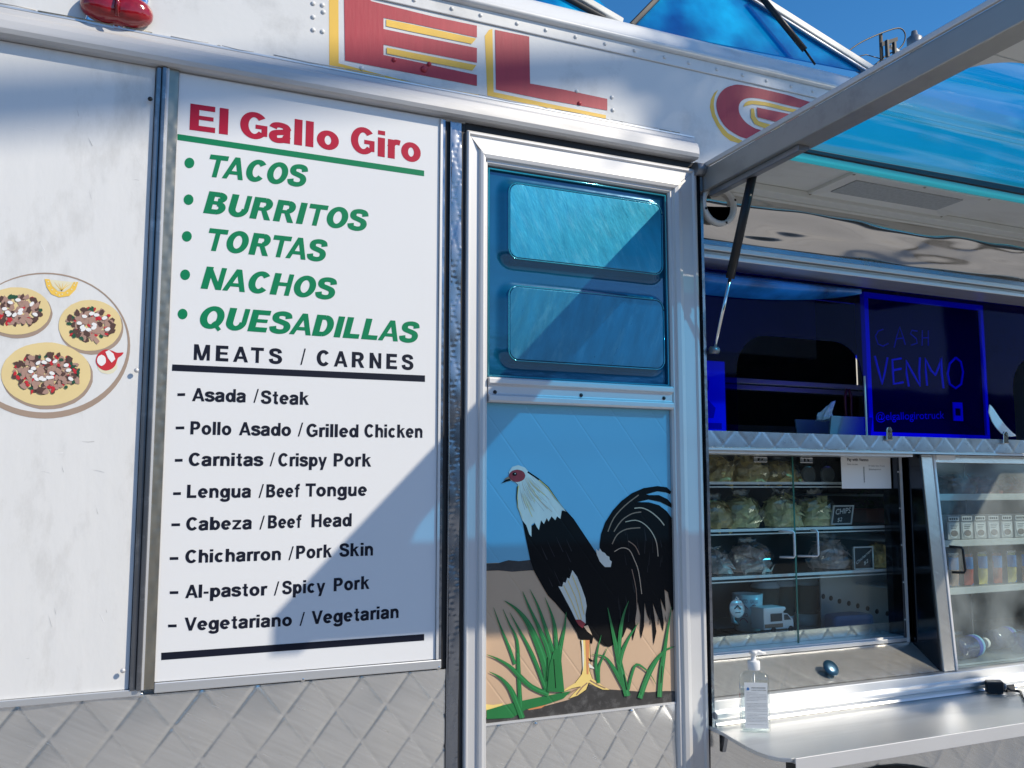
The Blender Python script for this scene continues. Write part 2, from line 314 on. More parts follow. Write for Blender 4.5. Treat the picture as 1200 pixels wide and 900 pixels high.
def glyphs():
    bowlo = lambda cx: _arc(cx, .365, .355-hs, .38-ht, 0, 360, 24)
    return {
 'E': (.76, [st, _r(S_,.76,0,T_), _r(S_,.74,1-T_,1), _r(S_,.70,.43,.585)]), 'L': (.70, [st, _r(S_,.70,0,T_)]), 'T': (.80, [_r(0,.80,1-T_,1), _r(.2975,.5025,0,1-T_)]),
 'H': (.81, [st, _r(.605,.81,0,1), _r(S_,.605,.43,.595)]), 'I': (S_, [st]), 'N': (.81, [st, _r(.605,.81,0,1), [(.59,0),(.81,0),(.22,1),(0,1)]]),
 'M': (.95, [_r(0,.185,0,1), _r(.765,.95,0,1), [(.37,0),(.54,0),(.26,1),(0,1)], [(.41,0),(.58,0),(.95,1),(.69,1)]]),
 'A': (.92, [[(0,0),(.215,0),(.57,1),(.35,1)], [(.705,0),(.92,0),(.57,1),(.35,1)], _r(.2,.72,.21,.365)]), 'V': (.88, [[(.33,0),(.55,0),(.22,1),(0,1)], [(.33,0),(.55,0),(.88,1),(.66,1)]]),
 'U': (.81, [_r(0,S_,.36,1), _r(.605,.81,.36,1), _arc(.405,.37,.405-hs,.385-ht,180,360)]), 'C': (.86, [_arc(.45,.5,.45-hs,.515-ht,40,320,28)]),
 'G': (.90, [_arc(.46,.5,.46-hs,.515-ht,40,322,28), _r(.50,.89,.39,.545), _r(.70,.89,.13,.39)]), 'O': (.93, [_arc(.465,.5,.465-hs,.515-ht,0,360,32)]),
 'Q': (.93, [_arc(.465,.5,.465-hs,.515-ht,0,360,32), [(.50,.24),(.60,.35),(.93,.0),(.83,-.10)]]), 'D': (.82, [st, _r(S_,.40,0,T_), _r(S_,.40,1-T_,1), _arc(.40,.5,.42-hs,.5-ht,-90,90)]),
 'B': (.82, [st, _r(S_,.46,0,T_), _r(S_,.44,1-T_,1), _r(S_,.46,.435,.59), _arc(.44,.755,.34-hs,.245-ht,-90,90,12), _arc(.46,.295,.36-hs,.295-ht,-90,90,12)]),
 'R': (.86, [st, _r(S_,.48,1-T_,1), _r(S_,.48,.40,.555), _arc(.48,.70,.33-hs,.30-ht,-90,90,12), [(.61,0),(.86,0),(.60,.44),(.38,.44)]]),
 'P': (.77, [st, _r(S_,.44,1-T_,1), _r(S_,.44,.37,.53), _arc(.44,.685,.33-hs,.315-ht,-90,90,12)]), 'S': (.78, [_sp(*_SP)]),
 '/': (.36, [[(0,-.03),(.10,-.03),(.36,1.02),(.26,1.02)]]), '-': (.36, [_r(0,.36,.29,.45)]),
 'l': (S_, [st]), 'i': (S_, [xs_, _r(0,S_,.84,1)]), 'o': (.77, [_arc(.385,.365,.385-hs,.38-ht,0,360,26)]),
 'a': (.70, [_r(.48,.68,.0,.50), _sp((.10,.53),(.17,.64),(.34,.668),(.52,.62),(.58,.48)), _sp((.58,.42),(.35,.39),(.15,.33),(.105,.20),(.17,.09),(.32,.072),(.50,.13),(.58,.26))]),
 'r': (.47, [xs_, _sp((.10,.42),(.18,.58),(.32,.655),(.47,.64))]), 's': (.67, [_sp(*[(x*.86, .018+z*.715) for x, z in _SP])]),
 'd': (.76, [bowlo(.355), _r(.56,.76,0,1)]), 'b': (.76, [bowlo(.405), st]), 'p': (.76, [bowlo(.405), _r(0,S_,-.28,.73)]),
 'g': (.76, [bowlo(.355), _r(.56,.76,-.10,.73), _sp((.66,-.06),(.58,-.175),(.38,-.215),(.19,-.18),(.10,-.08))]),
 't': (.43, [_r(.12,.32,.17,.95), _r(0,.42,.59,.73), _sp((.22,.2),(.27,.09),(.43,.08))]), 'f': (.46, [_r(.12,.32,0,.78), _r(0,.44,.59,.73), _sp((.22,.74),(.26,.88),(.36,.925),(.47,.92))]),
 'e': (.74, [_arc(.37,.365,.37-hs,.38-ht,0,318,24), _r(.13,.66,.295,.425)]), 'c': (.70, [_arc(.37,.365,.37-hs,.38-ht,45,315,22)]),
 'k': (.74, [st, [(.17,.28),(.17,.49),(.46,.73),(.71,.73)], [(.28,.42),(.43,.53),(.74,0),(.50,0)]]), 'z': (.66, [_r(0,.66,0,.15), _r(0,.66,.58,.73), [(.0,.13),(.26,.13),(.66,.60),(.40,.60)]]),
 'n': (.69, [xs_, _sp((.10,.42),(.20,.60),(.38,.655),(.53,.59),(.588,.40)), _r(.485,.69,0,.42)]), 'h': (.69, [st, _sp((.10,.42),(.20,.60),(.38,.655),(.53,.59),(.588,.40)), _r(.485,.69,0,.42)]),
 'u': (.69, [_r(.485,.69,0,.73), _r(0,S_,.30,.73), _sp((.10,.32),(.16,.14),(.31,.078),(.49,.14),(.588,.32))]),
 'y': (.76, [[(0,.73),(.22,.73),(.48,.02),(.27,-.02)], [(.54,.73),(.76,.73),(.40,-.28),(.16,-.28)]])}
def sans_px(mb, s, a, bb, cap, Y, m, shear=0.0, gap=.115):
    """bold sans-serif lettering built from strokes: baseline from a to bb as seen, cap height cap"""
    global GL
    if GL is None: GL = glyphs()
    A = W(*a, Y); B = W(*bb, Y); h = W(a[0], a[1]-cap, Y).z-A.z
    x = 0; pos = []
    for k, ch in enumerate(s):
        pos.append(x); g_ = gap if k < len(s)-1 else 0
        if k < len(s)-1:
            a_, b_ = ch, s[k+1]
            if a_+b_ in ('TA','AT','AV','VA'): g_ -= .19
            elif 'A' in (a_, b_) or a_+b_ in ('TO','TR','To','Ve','Te','To','RT','TE','ke','ro','rt','ri','rn','ra','rr','re','OT','ey','py'): g_ -= .07
            elif a_ in 'COQDGSeocgabdps' and b_ in 'COQGSeocadgs': g_ -= .04
        x += GL[ch][0]+g_
    tot = x+shear*.9; i = mb.mi(m); lay = 0
    def put(u, v): t = (u+shear*v)/tot; return (A.x+(B.x-A.x)*t, A.z+(B.z-A.z)*t+v*h)
    for ch, ox in zip(s, pos):
        for k, sh_ in enumerate(GL[ch][1]):
            y = Y-.00004*k
            if isinstance(sh_, tuple):
                P_ = sh_[1]; n = len(P_); closed = math.hypot(P_[0][0]-P_[-1][0], P_[0][1]-P_[-1][1]) < 1e-6; row = []
                for j in range(n):
                    p0 = P_[(j-1) % (n-1) if closed else max(j-1, 0)]; p1 = P_[(j+1) % (n-1) if closed and j == n-1 else min(j+1, n-1)]
                    if closed and j == n-1: p1 = P_[1]
                    if closed and j == 0: p0 = P_[n-2]
                    d = math.hypot(p1[0]-p0[0], p1[1]-p0[1]) or 1; nx, nz = -(p1[1]-p0[1])/d*hs, (p1[0]-p0[0])/d*ht
                    row.append([mb.bm.verts.new((q[0], y, q[1])) for q in (put(ox+P_[j][0]+nx, P_[j][1]+nz), put(ox+P_[j][0]-nx, P_[j][1]-nz))])
                fs = [mb.bm.faces.new((r0[0], r0[1], r1[1], r1[0])) for r0, r1 in zip(row, row[1:])]
            else:
                fs = [mb.bm.faces.new([mb.bm.verts.new((q[0], y, q[1])) for q in [put(ox+u, v) for u, v in sh_]])]
            for f in fs:
                f.material_index = i; f.normal_update()
                if f.normal.y > 0: f.normal_flip()
def strip(pts, w, taper=True):
    """a brush stroke: centre line -> outline polygon"""
    L = []; Rr = []; n = len(pts)
    for i, (x, y) in enumerate(pts):
        x0, y0 = pts[max(i-1, 0)]; x1, y1 = pts[min(i+1, n-1)]; d = math.hypot(x1-x0, y1-y0) or 1
        t = i/(n-1); ww = w*.5*((.08+.92*min(1, t*1.6)) if taper else 1)
        nx, ny = -(y1-y0)/d*ww, (x1-x0)/d*ww; L.append((x+nx, y+ny)); Rr.append((x-nx, y-ny))
    return L+Rr[::-1]
def smooth_line(pts, k=4):
    out = []
    for i in range(len(pts)-1):
        p0, p1, p2, p3 = pts[max(i-1,0)], pts[i], pts[i+1], pts[min(i+2, len(pts)-1)]
        for j in range(k):
            t = j/k; out.append(tuple(.5*((2*p1[c])+(-p0[c]+p2[c])*t+(2*p0[c]-5*p1[c]+4*p2[c]-p3[c])*t*t+(-p0[c]+3*p1[c]-3*p2[c]+p3[c])*t**3) for c in (0,1)))
    return out+[pts[-1]]
def ell(cx, cy, rx, ry, n=28, wob=0, rot=0):
    o = []
    for k in range(n):
        t = 2*math.pi*k/n; w = 1+random.uniform(-wob, wob); a, b = rx*w*math.cos(t), ry*w*math.sin(t)
        o.append((cx+a*math.cos(rot)-b*math.sin(rot), cy+a*math.sin(rot)+b*math.cos(rot)))
    return o
def quilt_fn(w, h, amp, ox=0, oz=0):
    def q(x, z):
        u0 = (x-ox)/w+(z-oz)/h; v0 = (x-ox)/w-(z-oz)/h; u = u0 % 1; v = v0 % 1
        hsh = math.sin(math.floor(u0)*12.99+math.floor(v0)*78.23)*43758.5; hsh -= math.floor(hsh); hs2 = (hsh*7.13) % 1     # every pad sits a little differently
        d = min(min(u, 1-u), min(v, 1-v)); t = min(1, d/.045); e = .5*(1-math.cos(math.pi*t)); return amp*.38*e*(1+.45*math.sin(math.pi*u)*math.sin(math.pi*v)+(hsh-.5)*1.1*(u-.5)+(hs2-.5)*1.1*(v-.5))
    return q
def quilt_panel(mb, x0, x1, z0, z1, y, w, h, amp, m, res=.006, ox=0, oz=0, hole=None, dent=0):
    q = quilt_fn(w, h, amp, ox, oz); nx = max(2, int((x1-x0)/res)); nz = max(2, int((z1-z0)/res))
    mb.grid(nx, nz, lambda u, v: (lambda x, z: (x, y-q(x, z)-dent*noise.noise(Vector((x*9, z*9, y))), z))(x0+(x1-x0)*u, z0+(z1-z0)*v), m)
    mb.box(x0, x1, y+.001, y+.012, z0, z1, m)

# ------------------------------------------------------------------ the setting
g = MB(); g.box(-400, 400, -400, 400, -.3, 0, 'asphalt'); g.build('ground', kind='structure')

# ------------------------------------------------------------------ THE TRUCK
X0, X1, YB = -2.4, 4.1, 2.25
truck = empty('food_truck', (1.0, 1.1, 0), 'white and steel food truck with menu board, rooster door and open serving window', 'food truck')
P = truck
JAMB = 1.333; OPR = 2.98; CEIL = 2.79
def wall():
    b = MB()
    b.box(X0, .094, .012, .05, 1.30, 2.72, 'fascia_white')            # side skin, in pieces round the openings
    b.box(.094, .72, .012, .05, 1.30, 2.72, 'fascia_white')
    b.box(.72, 1.325, .012, .05, 2.50, 2.72, 'fascia_white')
    b.box(1.325, OPR, .012, .05, 2.50, 2.72, 'fascia_white')
    b.box(OPR, X1, .012, .05, 1.05, 2.72, 'fascia_white')
    b.box(X0, .72, .012, .05, .45, 1.30, 'steel_d')
    b.box(1.325, 1.20+.5, .012, .05, .95, 1.178, 'steel_d')
    b.box(X0, X0+.04, .05, YB-.04, .45, 2.78, 'fascia_white'); b.box(X1-.04, X1, .05, YB-.04, .45, 2.78, 'fascia_white')
    b.build('body_wall', P)
    b = MB()                                                          # rear side with its window opening
    wx0 = W(1001,450,YB-.02).x; wx1 = wx0+.42; wz0 = W(1005,456,YB-.02).z; wz1 = wz0+.20
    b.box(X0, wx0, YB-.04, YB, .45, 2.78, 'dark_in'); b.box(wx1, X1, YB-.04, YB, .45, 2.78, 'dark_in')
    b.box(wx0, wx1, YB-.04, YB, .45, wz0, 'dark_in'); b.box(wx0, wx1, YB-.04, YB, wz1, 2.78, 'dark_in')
    b.build('rear_wall', P)
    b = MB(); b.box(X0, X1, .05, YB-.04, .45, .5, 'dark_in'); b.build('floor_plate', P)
    b = MB()
    for z0, z1, m, y0, y1, xa_, xb_ in ((2.815,2.84,'roof',.07,YB-.02,X0+.02,X1-.02),(2.78,2.80,'dark_in',.052,YB-.042,X0+.04,X1-.04)):   # round an unseen opening, added to let sun into the kitchen
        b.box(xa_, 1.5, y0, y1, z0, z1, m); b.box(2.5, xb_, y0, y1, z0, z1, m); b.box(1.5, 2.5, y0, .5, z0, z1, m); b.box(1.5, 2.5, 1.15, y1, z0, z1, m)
    b.build('roof', P)
wall()
# gutter and roof edge along the top
b = MB()
b.px([(-.004,2.738),(-.004,2.768),(.012,2.768),(.012,2.738)], X0, X1, 'fascia_white')
b.build('rivet_flange', P, bevel=.0015)
b = MB()
prof = [(.012,2.768)]+[(-.004-.012*math.sin(math.pi*t/8), 2.7685+.018*(1-math.cos(math.pi*t/8))/2) for t in range(9)]+[(.002,2.80),(.016,2.825),(.035,2.842),(.07,2.850),(.07,2.79)]
b.px(prof, X0, X1, 'fascia_white', smooth=True); b.build('roof_edge', P)
# fascia sheet
b = MB(); b.box(X0, X1, 0, .0115, 2.49, 2.737, 'fascia_white'); fascia = b.build('fascia', P)
# rivets
b = MB()
for k in range(60):
    x = -.9+k*.079+random.uniform(-.006, .006)
    b.lathe([(.0048,0),(.0042,.0018),(.002,.003),(0,.0032)], (x, -.004, 2.753), (0,-1,0), 'fascia_white', 8)
b.build('rivets', fascia, kind='stuff')
def rivet(px, py, Y=-.0, m='fascia_white', r=.005, parent=None, name='rivet'):
    p = W(px, py, Y); bb = MB(); bb.lathe([(r,0),(r*.9,r*.35),(r*.45,r*.6),(0,r*.65)], (p.x, Y, p.z), (0,-1,0), m, 10); return bb.build(name, parent or fascia)
for q in [(367,4),(378,6),(379,14),(367,35),(378,37),(367,20),(424,80),(676,107),(717,114),(718,129)]: rivet(*q)
for q in [(462,70),(497,81),(503,75),(679,121)]: rivet(*q, Y=-.0012, m='red', r=.0075 if q[0] == 497 else .005)
# belt moulding between fascia and doors
b = MB()
prof = [(.0,2.503),(-.020,2.503),(-.027,2.507),(-.030,2.515),(-.029,2.530),(-.024,2.542),(-.012,2.550),(-.010,2.562),(.0,2.562)]
b.px(prof, X0, 1.316, 'belt', smooth=False); b.build('belt_moulding', P, bevel=.003, seg=3)
b = MB(); b.box(X0, 1.316, -.0085, 0, 2.5625, 2.566, 'alu_h'); b.build('sealant_line', P)

# painted letters on the fascia
def fas(polys, name, Y0=0.0):
    bb = MB()
    for k, (pts, m) in enumerate(polys): bb.flat(XZ(pts), Y0-.0004*(k+1), m)
    return bb.build(name, fascia, norm=False)
def e5(x, y): return (380+x/5.4545, y/5.4545)
yE = [e5(30,-80),e5(90,-80),e5(92,405),e5(560,528),e5(990,607),e5(990,617),e5(560,545),e5(32,437)]
rE = [(403,-12),e5(132,388),e5(975,550),e5(975,480),e5(560,390),e5(378,352),e5(378,285),e5(560,322),e5(975,402),e5(975,308),e5(560,224),e5(378,186),e5(378,115),e5(560,150),e5(975,240),e5(975,165),e5(700,108),e5(300,8),(420,-14)]
b1 = [e5(395,125),e5(560,158),e5(970,248),e5(940,282),e5(560,204),e5(395,168)]
b2 = [e5(398,305),e5(560,338),e5(970,418),e5(945,452),e5(560,377),e5(398,343)]
fas([(yE,'yellow'),(rE,'red'),(b1,'yellow'),(b2,'yellow')], 'painted_letter')
yL = [(568,42),(573,35),(577,34),(578.5,108),(640,121),(710,135),(710,139),(640,126),(571,112)]
rL = [(580,35),(581,105),(640,117),(711.5,129.5),(711.5,116),(660,105),(621,98),(620,43)]
fas([(yL,'yellow'),(rL,'red')], 'painted_letter')
def g5(x, y): return (820+x/5.622, 60+y/5.622)
yG = [g5(120,255),g5(95,275),g5(72,320),g5(66,370),g5(80,430),g5(110,490),g5(150,550),g5(200,590),g5(250,605),g5(300,618),g5(300,600),g5(240,570),g5(185,540),g5(130,475),g5(100,410),g5(92,350),g5(98,300)]
rG = smooth_line([g5(640,310),g5(580,290),g5(420,252),g5(270,222),g5(215,226),g5(160,250),g5(120,300),g5(108,360),g5(125,430),g5(170,500),g5(240,550),g5(300,575),g5(420,600),g5(560,625)], 3)+[g5(600,560)]+smooth_line([g5(560,545),g5(400,520),g5(330,490),g5(285,450),g5(258,400),g5(260,350),g5(290,318),g5(340,308),g5(420,318),g5(560,352),g5(640,370)], 3)+[g5(760,390),g5(760,345)]
yG2 = smooth_line([g5(285,368),g5(300,340),g5(340,326),g5(440,338),g5(560,368),g5(640,386)], 3)+[g5(640,408),g5(560,392),g5(430,360),g5(345,350),g5(300,362)]
yG3 = [g5(335,378),g5(356,380),g5(362,430),g5(385,462),g5(480,490),g5(600,512),g5(600,540),g5(430,510),g5(360,482),g5(335,440)]
rG2 = [g5(374,372),g5(560,410),g5(700,440),g5(700,500),g5(480,462),g5(378,435)]
fas([(yG,'yellow'),(rG,'red'),(yG2,'yellow'),(yG3,'yellow'),(rG2,'red')], 'painted_letter')

# red marker lamp
c = W(137, 14, 0); b = MB(); q0 = []
b.lathe([(.042,0),(.042,.006),(.038,.008)], (c.x, 0, c.z), (0,-1,0), 'chrome', 24, (1.62,.80)); ml = b.build('marker_lamp', P)
b = MB()
def lens(u, v):                       # one long moulded lens with two bulges
    t = 2*math.pi*u; ex = .063*math.copysign(abs(math.cos(t))**.75, math.cos(t)); ez = .030*math.copysign(abs(math.sin(t))**.9, math.sin(t)); k = math.sin(v*math.pi/2)
    f = math.cos(v*math.pi/2)**.6; waist = 1-.10*math.exp(-((ex*f)/.010)**2)
    return (c.x+ex*f, -.006-.030*k*waist, c.z+ez*f*waist)
b.grid(48, 14, lens, 'lens'); lz = b.build('lens', ml)
b = MB(); b.tube([(c.x, -.034, c.z-.024), (c.x, -.039, c.z), (c.x, -.034, c.z+.024)], .0035, 'lens', 8); b.build('lens_rib', lz)

# left panel with the painted plate
lp = MB(); lp.box(X0+.02, .0925, -.004, .0115, 1.368, 2.502, 'panel_white'); lp = lp.build('side_panel', P, bevel=.001)
b = MB(); b.box(X0+.02, .112, -.010, .0115, 1.356, 1.3675, 'alu_h'); b.build('panel_edge', P, bevel=.001)
def tq(x, y): return (x/4.7375, 310+y/4.7375)
YP = -.004
def tp(mb, pts, m, k): mb.flat(XZ([tq(*p) for p in pts], YP), YP-.0003*k, m)
b = MB()
def ring(mb, o, i, m, k):
    # ring between two outlines of equal length
    O = XZ([tq(*p) for p in o], YP); I = XZ([tq(*p) for p in i], YP); n = len(O); y = YP-.0003*k
    vo = [mb.bm.verts.new((p[0], y, p[1])) for p in O]; vi = [mb.bm.verts.new((p[0], y, p[1])) for p in I]
    mb.faces([mb.bm.faces.new((vo[j], vo[(j+1) % n], vi[(j+1) % n], vi[j])) for j in range(n)], m)
ring(b, ell(250,450,473,405,64), ell(248,437,461,384,64), 't_plate', 1)
b.build('painted_plate_rim', lp)
for (cx, cy, rx, ry, nb) in ((92,262,193,136,60),(502,342,178,146,70),(258,612,252,180,110)):
    b = MB()
    tp(b, ell(cx+5, cy+10, rx+1, ry+2, 40, .008), 't_plate', 1); tp(b, ell(cx-2, cy-4, rx-3, ry-4, 40, .008), 't_tort', 2)
    k = 3; fx, fy = .72, .62
    for j in range(nb*2):
        t = random.uniform(0, 6.28); r = math.sqrt(random.random()); x = cx+rx*fx*r*math.cos(t); y = cy-8+ry*fy*r*math.sin(t)
        edge = r > .8; m = random.choice(['t_brown','t_green','t_brown','t_red','t_mauve'] if edge else ['t_mauve','t_mauve','t_mauve','t_brown','t_red','t_mauve'])
        sz = 14 if m in ('t_red','t_green') else 20
        tp(b, ell(x, y, sz*random.uniform(.7,1.25), sz*random.uniform(.5,.85), 6, .3, random.uniform(0,3)), m, k+j*.02)
    for j in range(int(nb/8)+3):
        t = j*2.4; r = .2+.75*((j*.37) % 1); x = cx+rx*.62*r*math.cos(t); y = cy-8+ry*.55*r*math.sin(t)
        tp(b, ell(x, y, 16, 10, 9, .1, random.uniform(-.8,.5)), 't_white', k+nb*.04+1+j*.05)
    b.build('painted_taco', lp, norm=False)
b = MB()
tp(b, [(248,80),(275,82),(290,120),(320,148),(355,152),(390,130),(410,97),(435,97),(420,140),(385,175),(330,183),(285,165),(258,125)], 't_lemon', 2)
tp(b, [(275,84),(410,98),(392,126),(355,148),(320,144),(292,120)], 't_lpale', 1)
for q in ((268,95),(272,118),(290,140),(312,158),(345,165),(375,158),(398,138),(412,115),(330,170),(420,103)): tp(b, ell(*q, 5, 4, 6), 't_lpale', 3)
for q in ((300,95),(325,98),(350,100),(375,103),(395,106)): tp(b, strip([q, (.5*(q[0]+342), 122), (342,146)], 4), 't_lemon', 2)
b.build('painted_lemon', lp, norm=False)
b = MB()
tp(b, ell(596,562,56,46,20,.03), 't_lpale', 1)
tp(b, smooth_line([(545,495),(580,472),(620,478),(650,490),(685,488),(675,505),(655,520),(640,560),(615,582),(580,588),(548,570),(532,540),(536,512)], 3), 't_red', 2)
tp(b, ell(563,532,25,30,16,.05), 't_white', 3); tp(b, [(585,485),(605,475),(630,495),(640,525),(620,545),(600,520)], 't_white', 3)
b.build('painted_radish', lp, norm=False)
# scratches in the paint and the cracked sealant line above the moulding
rs = random.Random(3); scr = mat('scratch_grey', (.50,.50,.50), .6); scw = mat('scratch_bright', (.85,.85,.86), .5)
q = MB()
for k in range(22):
    x0, y0 = rs.uniform(5,160), rs.uniform(120,800)
    if 300 < y0 < 500 and x0 < 155: continue
    L_ = rs.uniform(4,16); an = rs.choice([0, 0, .2, 1.1, 1.3]); q.flat(XZ(strip([(x0,y0),(x0+L_*.5*math.cos(an),y0+L_*.5*math.sin(an)+rs.uniform(-1,1)),(x0+L_*math.cos(an),y0+L_*math.sin(an))], rs.uniform(.4,.9)), YP), YP-.0002-.00001*k, rs.choice([scr, scw, scr]))
q.build('paint_scratches', lp, norm=False, kind='stuff')
q = MB(); x = -.5
while x < 1.30:
    L_ = rs.uniform(.02,.16); q.tube([(x,-.0088,2.5675+rs.uniform(-.001,.0012)),(x+L_/2,-.0088,2.5675+rs.uniform(-.0015,.0015)),(x+L_,-.0088,2.5675+rs.uniform(-.001,.0012))], rs.uniform(.0006,.0015), rs.choice(['bronze', scr, scr, scr]), 5); x += L_+rs.uniform(0,.04)
q.build('cracked_sealant', P, kind='stuff')
# grime that has run down beneath the lamp and the seams
gr = mat('grime', (.33,.32,.30), .8); q = MB()
for k in range(30):
    x0, y0 = rs.choice([(rs.uniform(170,300), rs.uniform(36,52)), (rs.uniform(0,170), rs.uniform(10,30)), (rs.uniform(560,800), rs.uniform(125,160))]); y0 = 12+x0*.188-rs.uniform(0,7); L_ = rs.uniform(3,12)
    q.flat(XZ(strip([(x0,y0),(x0+L_*.5,y0+rs.uniform(-1,1)+L_*.09),(x0+L_,y0+L_*.18)], rs.uniform(.6,1.6))), -.0003-.00001*k, gr)
q.build('grime_marks', fascia, norm=False, kind='stuff')
# vertical trims left of the menu
b = MB(); b.box(.0935, .1035, -.012, .0115, 1.366, 2.502, 'channel'); b.build('trim_channel', P, bevel=.002)
b = MB(); b.box(.1036, .1125, -.017, .0115, 1.366, 2.502, 'channel'); b.build('trim_channel', P, bevel=.002)
b = MB(); b.box(.1126, .1165, -.013, .0115, 1.366, 2.502, 'alu'); quilt_panel(b, .1166, .1335, 1.366, 2.502, -.009, .017, .085, .002, 'bronze', .0042); b.build('trim_strip', P)
for q in ((176,116),(160,434),(144,786)): rivet(*q, Y=-.012, m='black' if q[1] < 200 else 'alu', r=.0045, parent=P, name='screw')

# menu board
YS = -.0055
sign = MB(); sign.box(.134, .6600, YS, .011, 1.3765, 2.500, 'sign_white'); sign = sign.build('menu_board', P, bevel=.001)
b = MB(); b.box(.134, .672, -.009, .0115, 1.358, 1.3755, 'alu_h'); b.build('board_edge', P, bevel=.0015)
YT = YS-.0004
def line(s, a, bb, cap, m, off, name='lettering', shear=0, **k):
    q = MB(); sans_px(q, s, a, bb, cap, YT, m, shear=shear, gap=k.get('space', .115)); return q.build(name, sign, norm=False)
def bar(pts, m): q = MB(); q.py(XZ(pts, YS), YT, YS+.0003, m); return q.build('printed_bar', sign)
weight(.27, .20)
line('El', (222,152), (267,158), 31, 'letter_red', .035); line('Gallo', (281,160), (397,177), 31, 'letter_red', .035); line('Giro', (411,178), (493,191), 31, 'letter_red', .035)
bar([(208,157),(208,164),(497,206.5),(497,200)], 'letter_green')
weight(.28, .215)
for s, a, c in (('TACOS',(240,206.5),(361,219.5)),('BURRITOS',(238,249.5),(432,271.5)),('TORTAS',(239,293),(384,307)),('NACHOS',(235,338),(395,351.5)),('QUESADILLAS',(231,384),(492,402))):
    line(s, a, c, 26.5, 'letter_green', .03, shear=.22)
for q in ((222,191),(221,234),(219,277),(217,322),(214,368)):
    bb = MB(); bb.py(XZ(ell(*q, 5.8, 6.2, 16), YS), YT, YS+.0003, 'letter_green'); bb.build('bullet_dot', sign)
weight(.26, .20)
for s, a, c in (('MEATS',(227,421.7),(330,426.6)),('/',(352,427),(358,427.3)),('CARNES',(371,428.5),(484,433.6))): line(s, a, c, 18.5, 'letter_navy', 0, space=.36)
bar([(202,427),(201.5,434.5),(498,447.5),(498,440)], 'letter_navy')
weight(.25, .20)
items = [((208,217,462.5),[('Asada',225,470,288,471.5),('/',297,471.5,303,471.5),('Steak',306,473,362,474.5)]),
 ((206,216,501.5),[('Pollo',223,509,271,510),('Asado',280,510,341,511),('/',349,511,355,511),('Grilled',359,512,420,512.5),('Chicken',427,512.5,495,513)]),
 ((205,214,539.5),[('Carnitas',221,546,308,546),('/',316,546,322,546),('Crispy',326,546.5,383,546.5),('Pork',391,546.6,435,546.8)]),
 ((203,212,578.5),[('Lengua',219,583.5,294,583),('/',303,583,309,583),('Beef',312,583,351,582.5),('Tongue',358,582,430,581)]),
 ((201,211,615),[('Cabeza',218,621.7,295,620),('/',304,620,310,620),('Beef',314,619.3,353,618.5),('Head',365,618,412,616.7)]),
 ((199,209,654.5),[('Chicharron',217,660,329,656.3),('/',338,656,344,656),('Pork',347,655,389,653),('Skin',398,652.5,437,651)]),
 ((199,209,694.5),[('Al-pastor',217,701,313,697.7),('/',321,697.5,327,697),('Spicy',331,696.5,381,694),('Pork',391,693,433,690)]),
 ((197,207,733.5),[('Vegetariano',216,739.3,342,733.5),('/',351,733,357,733),('Vegetarian',365,731.7,467,724)])]
for (d0, d1, dy), ws in items:
    bar([(d0,dy-1.6),(d0,dy+1.6),(d1,dy+1.4),(d1,dy-1.8)], 'letter_navy')
    for s, x0, y0, x1, y1 in ws: line(s, (x0,y0), (x1,y1), 15.5, 'letter_navy', .016 if s != '/' else -.012)
bar([(189,765),(189,773.5),(497,750.5),(497,743)], 'letter_navy')

# quilted steel skirt under menu board
b = MB(); quilt_panel(b, -.62, .682, .95, 1.3555, -.003, .098, .124, .0040, 'steel', .0035, ox=.02, oz=1.36, dent=.0035); b.build('quilted_skirt', P)
b = MB(); b.box(X0+.02, -.621, -.003, .0115, .50, 1.3555, 'steel'); b.box(-.62, .682, -.003, .0115, .5, .9495, 'steel'); b.build('lower_skirt', P)
for q in ((165,814),(355,796),(514,782)): rivet(*q, Y=-.006, m='chrome', r=.005, parent=P, name='screw')
# channels between board and door
b = MB(); b.box(.6605, .6655, -.010, .0115, 1.3765, 2.498, 'alu'); quilt_panel(b, .666, .672, 1.3765, 2.498, -.006, .012, .075, .0015, 'steel_d', .004); b.build('trim_strip', P)
b = MB(); b.box(.6725, .6865, -.002, .0115, 1.357, 2.498, 'rubber'); b.box(.683, .6865, -.008, -.0021, .5, 2.498, 'steel_d'); b.build('door_seal', P, bevel=.001)
b = MB(); quilt_panel(b, .687, .7095, .5, 2.498, -.006, .0235, .085, .0025, 'steel_d', .0032, dent=.004); b.build('trim_strip', P)
b = MB(); b.box(.7096, .7185, -.004, .0115, .5, 2.498, 'rubber'); b.build('door_seal', P)
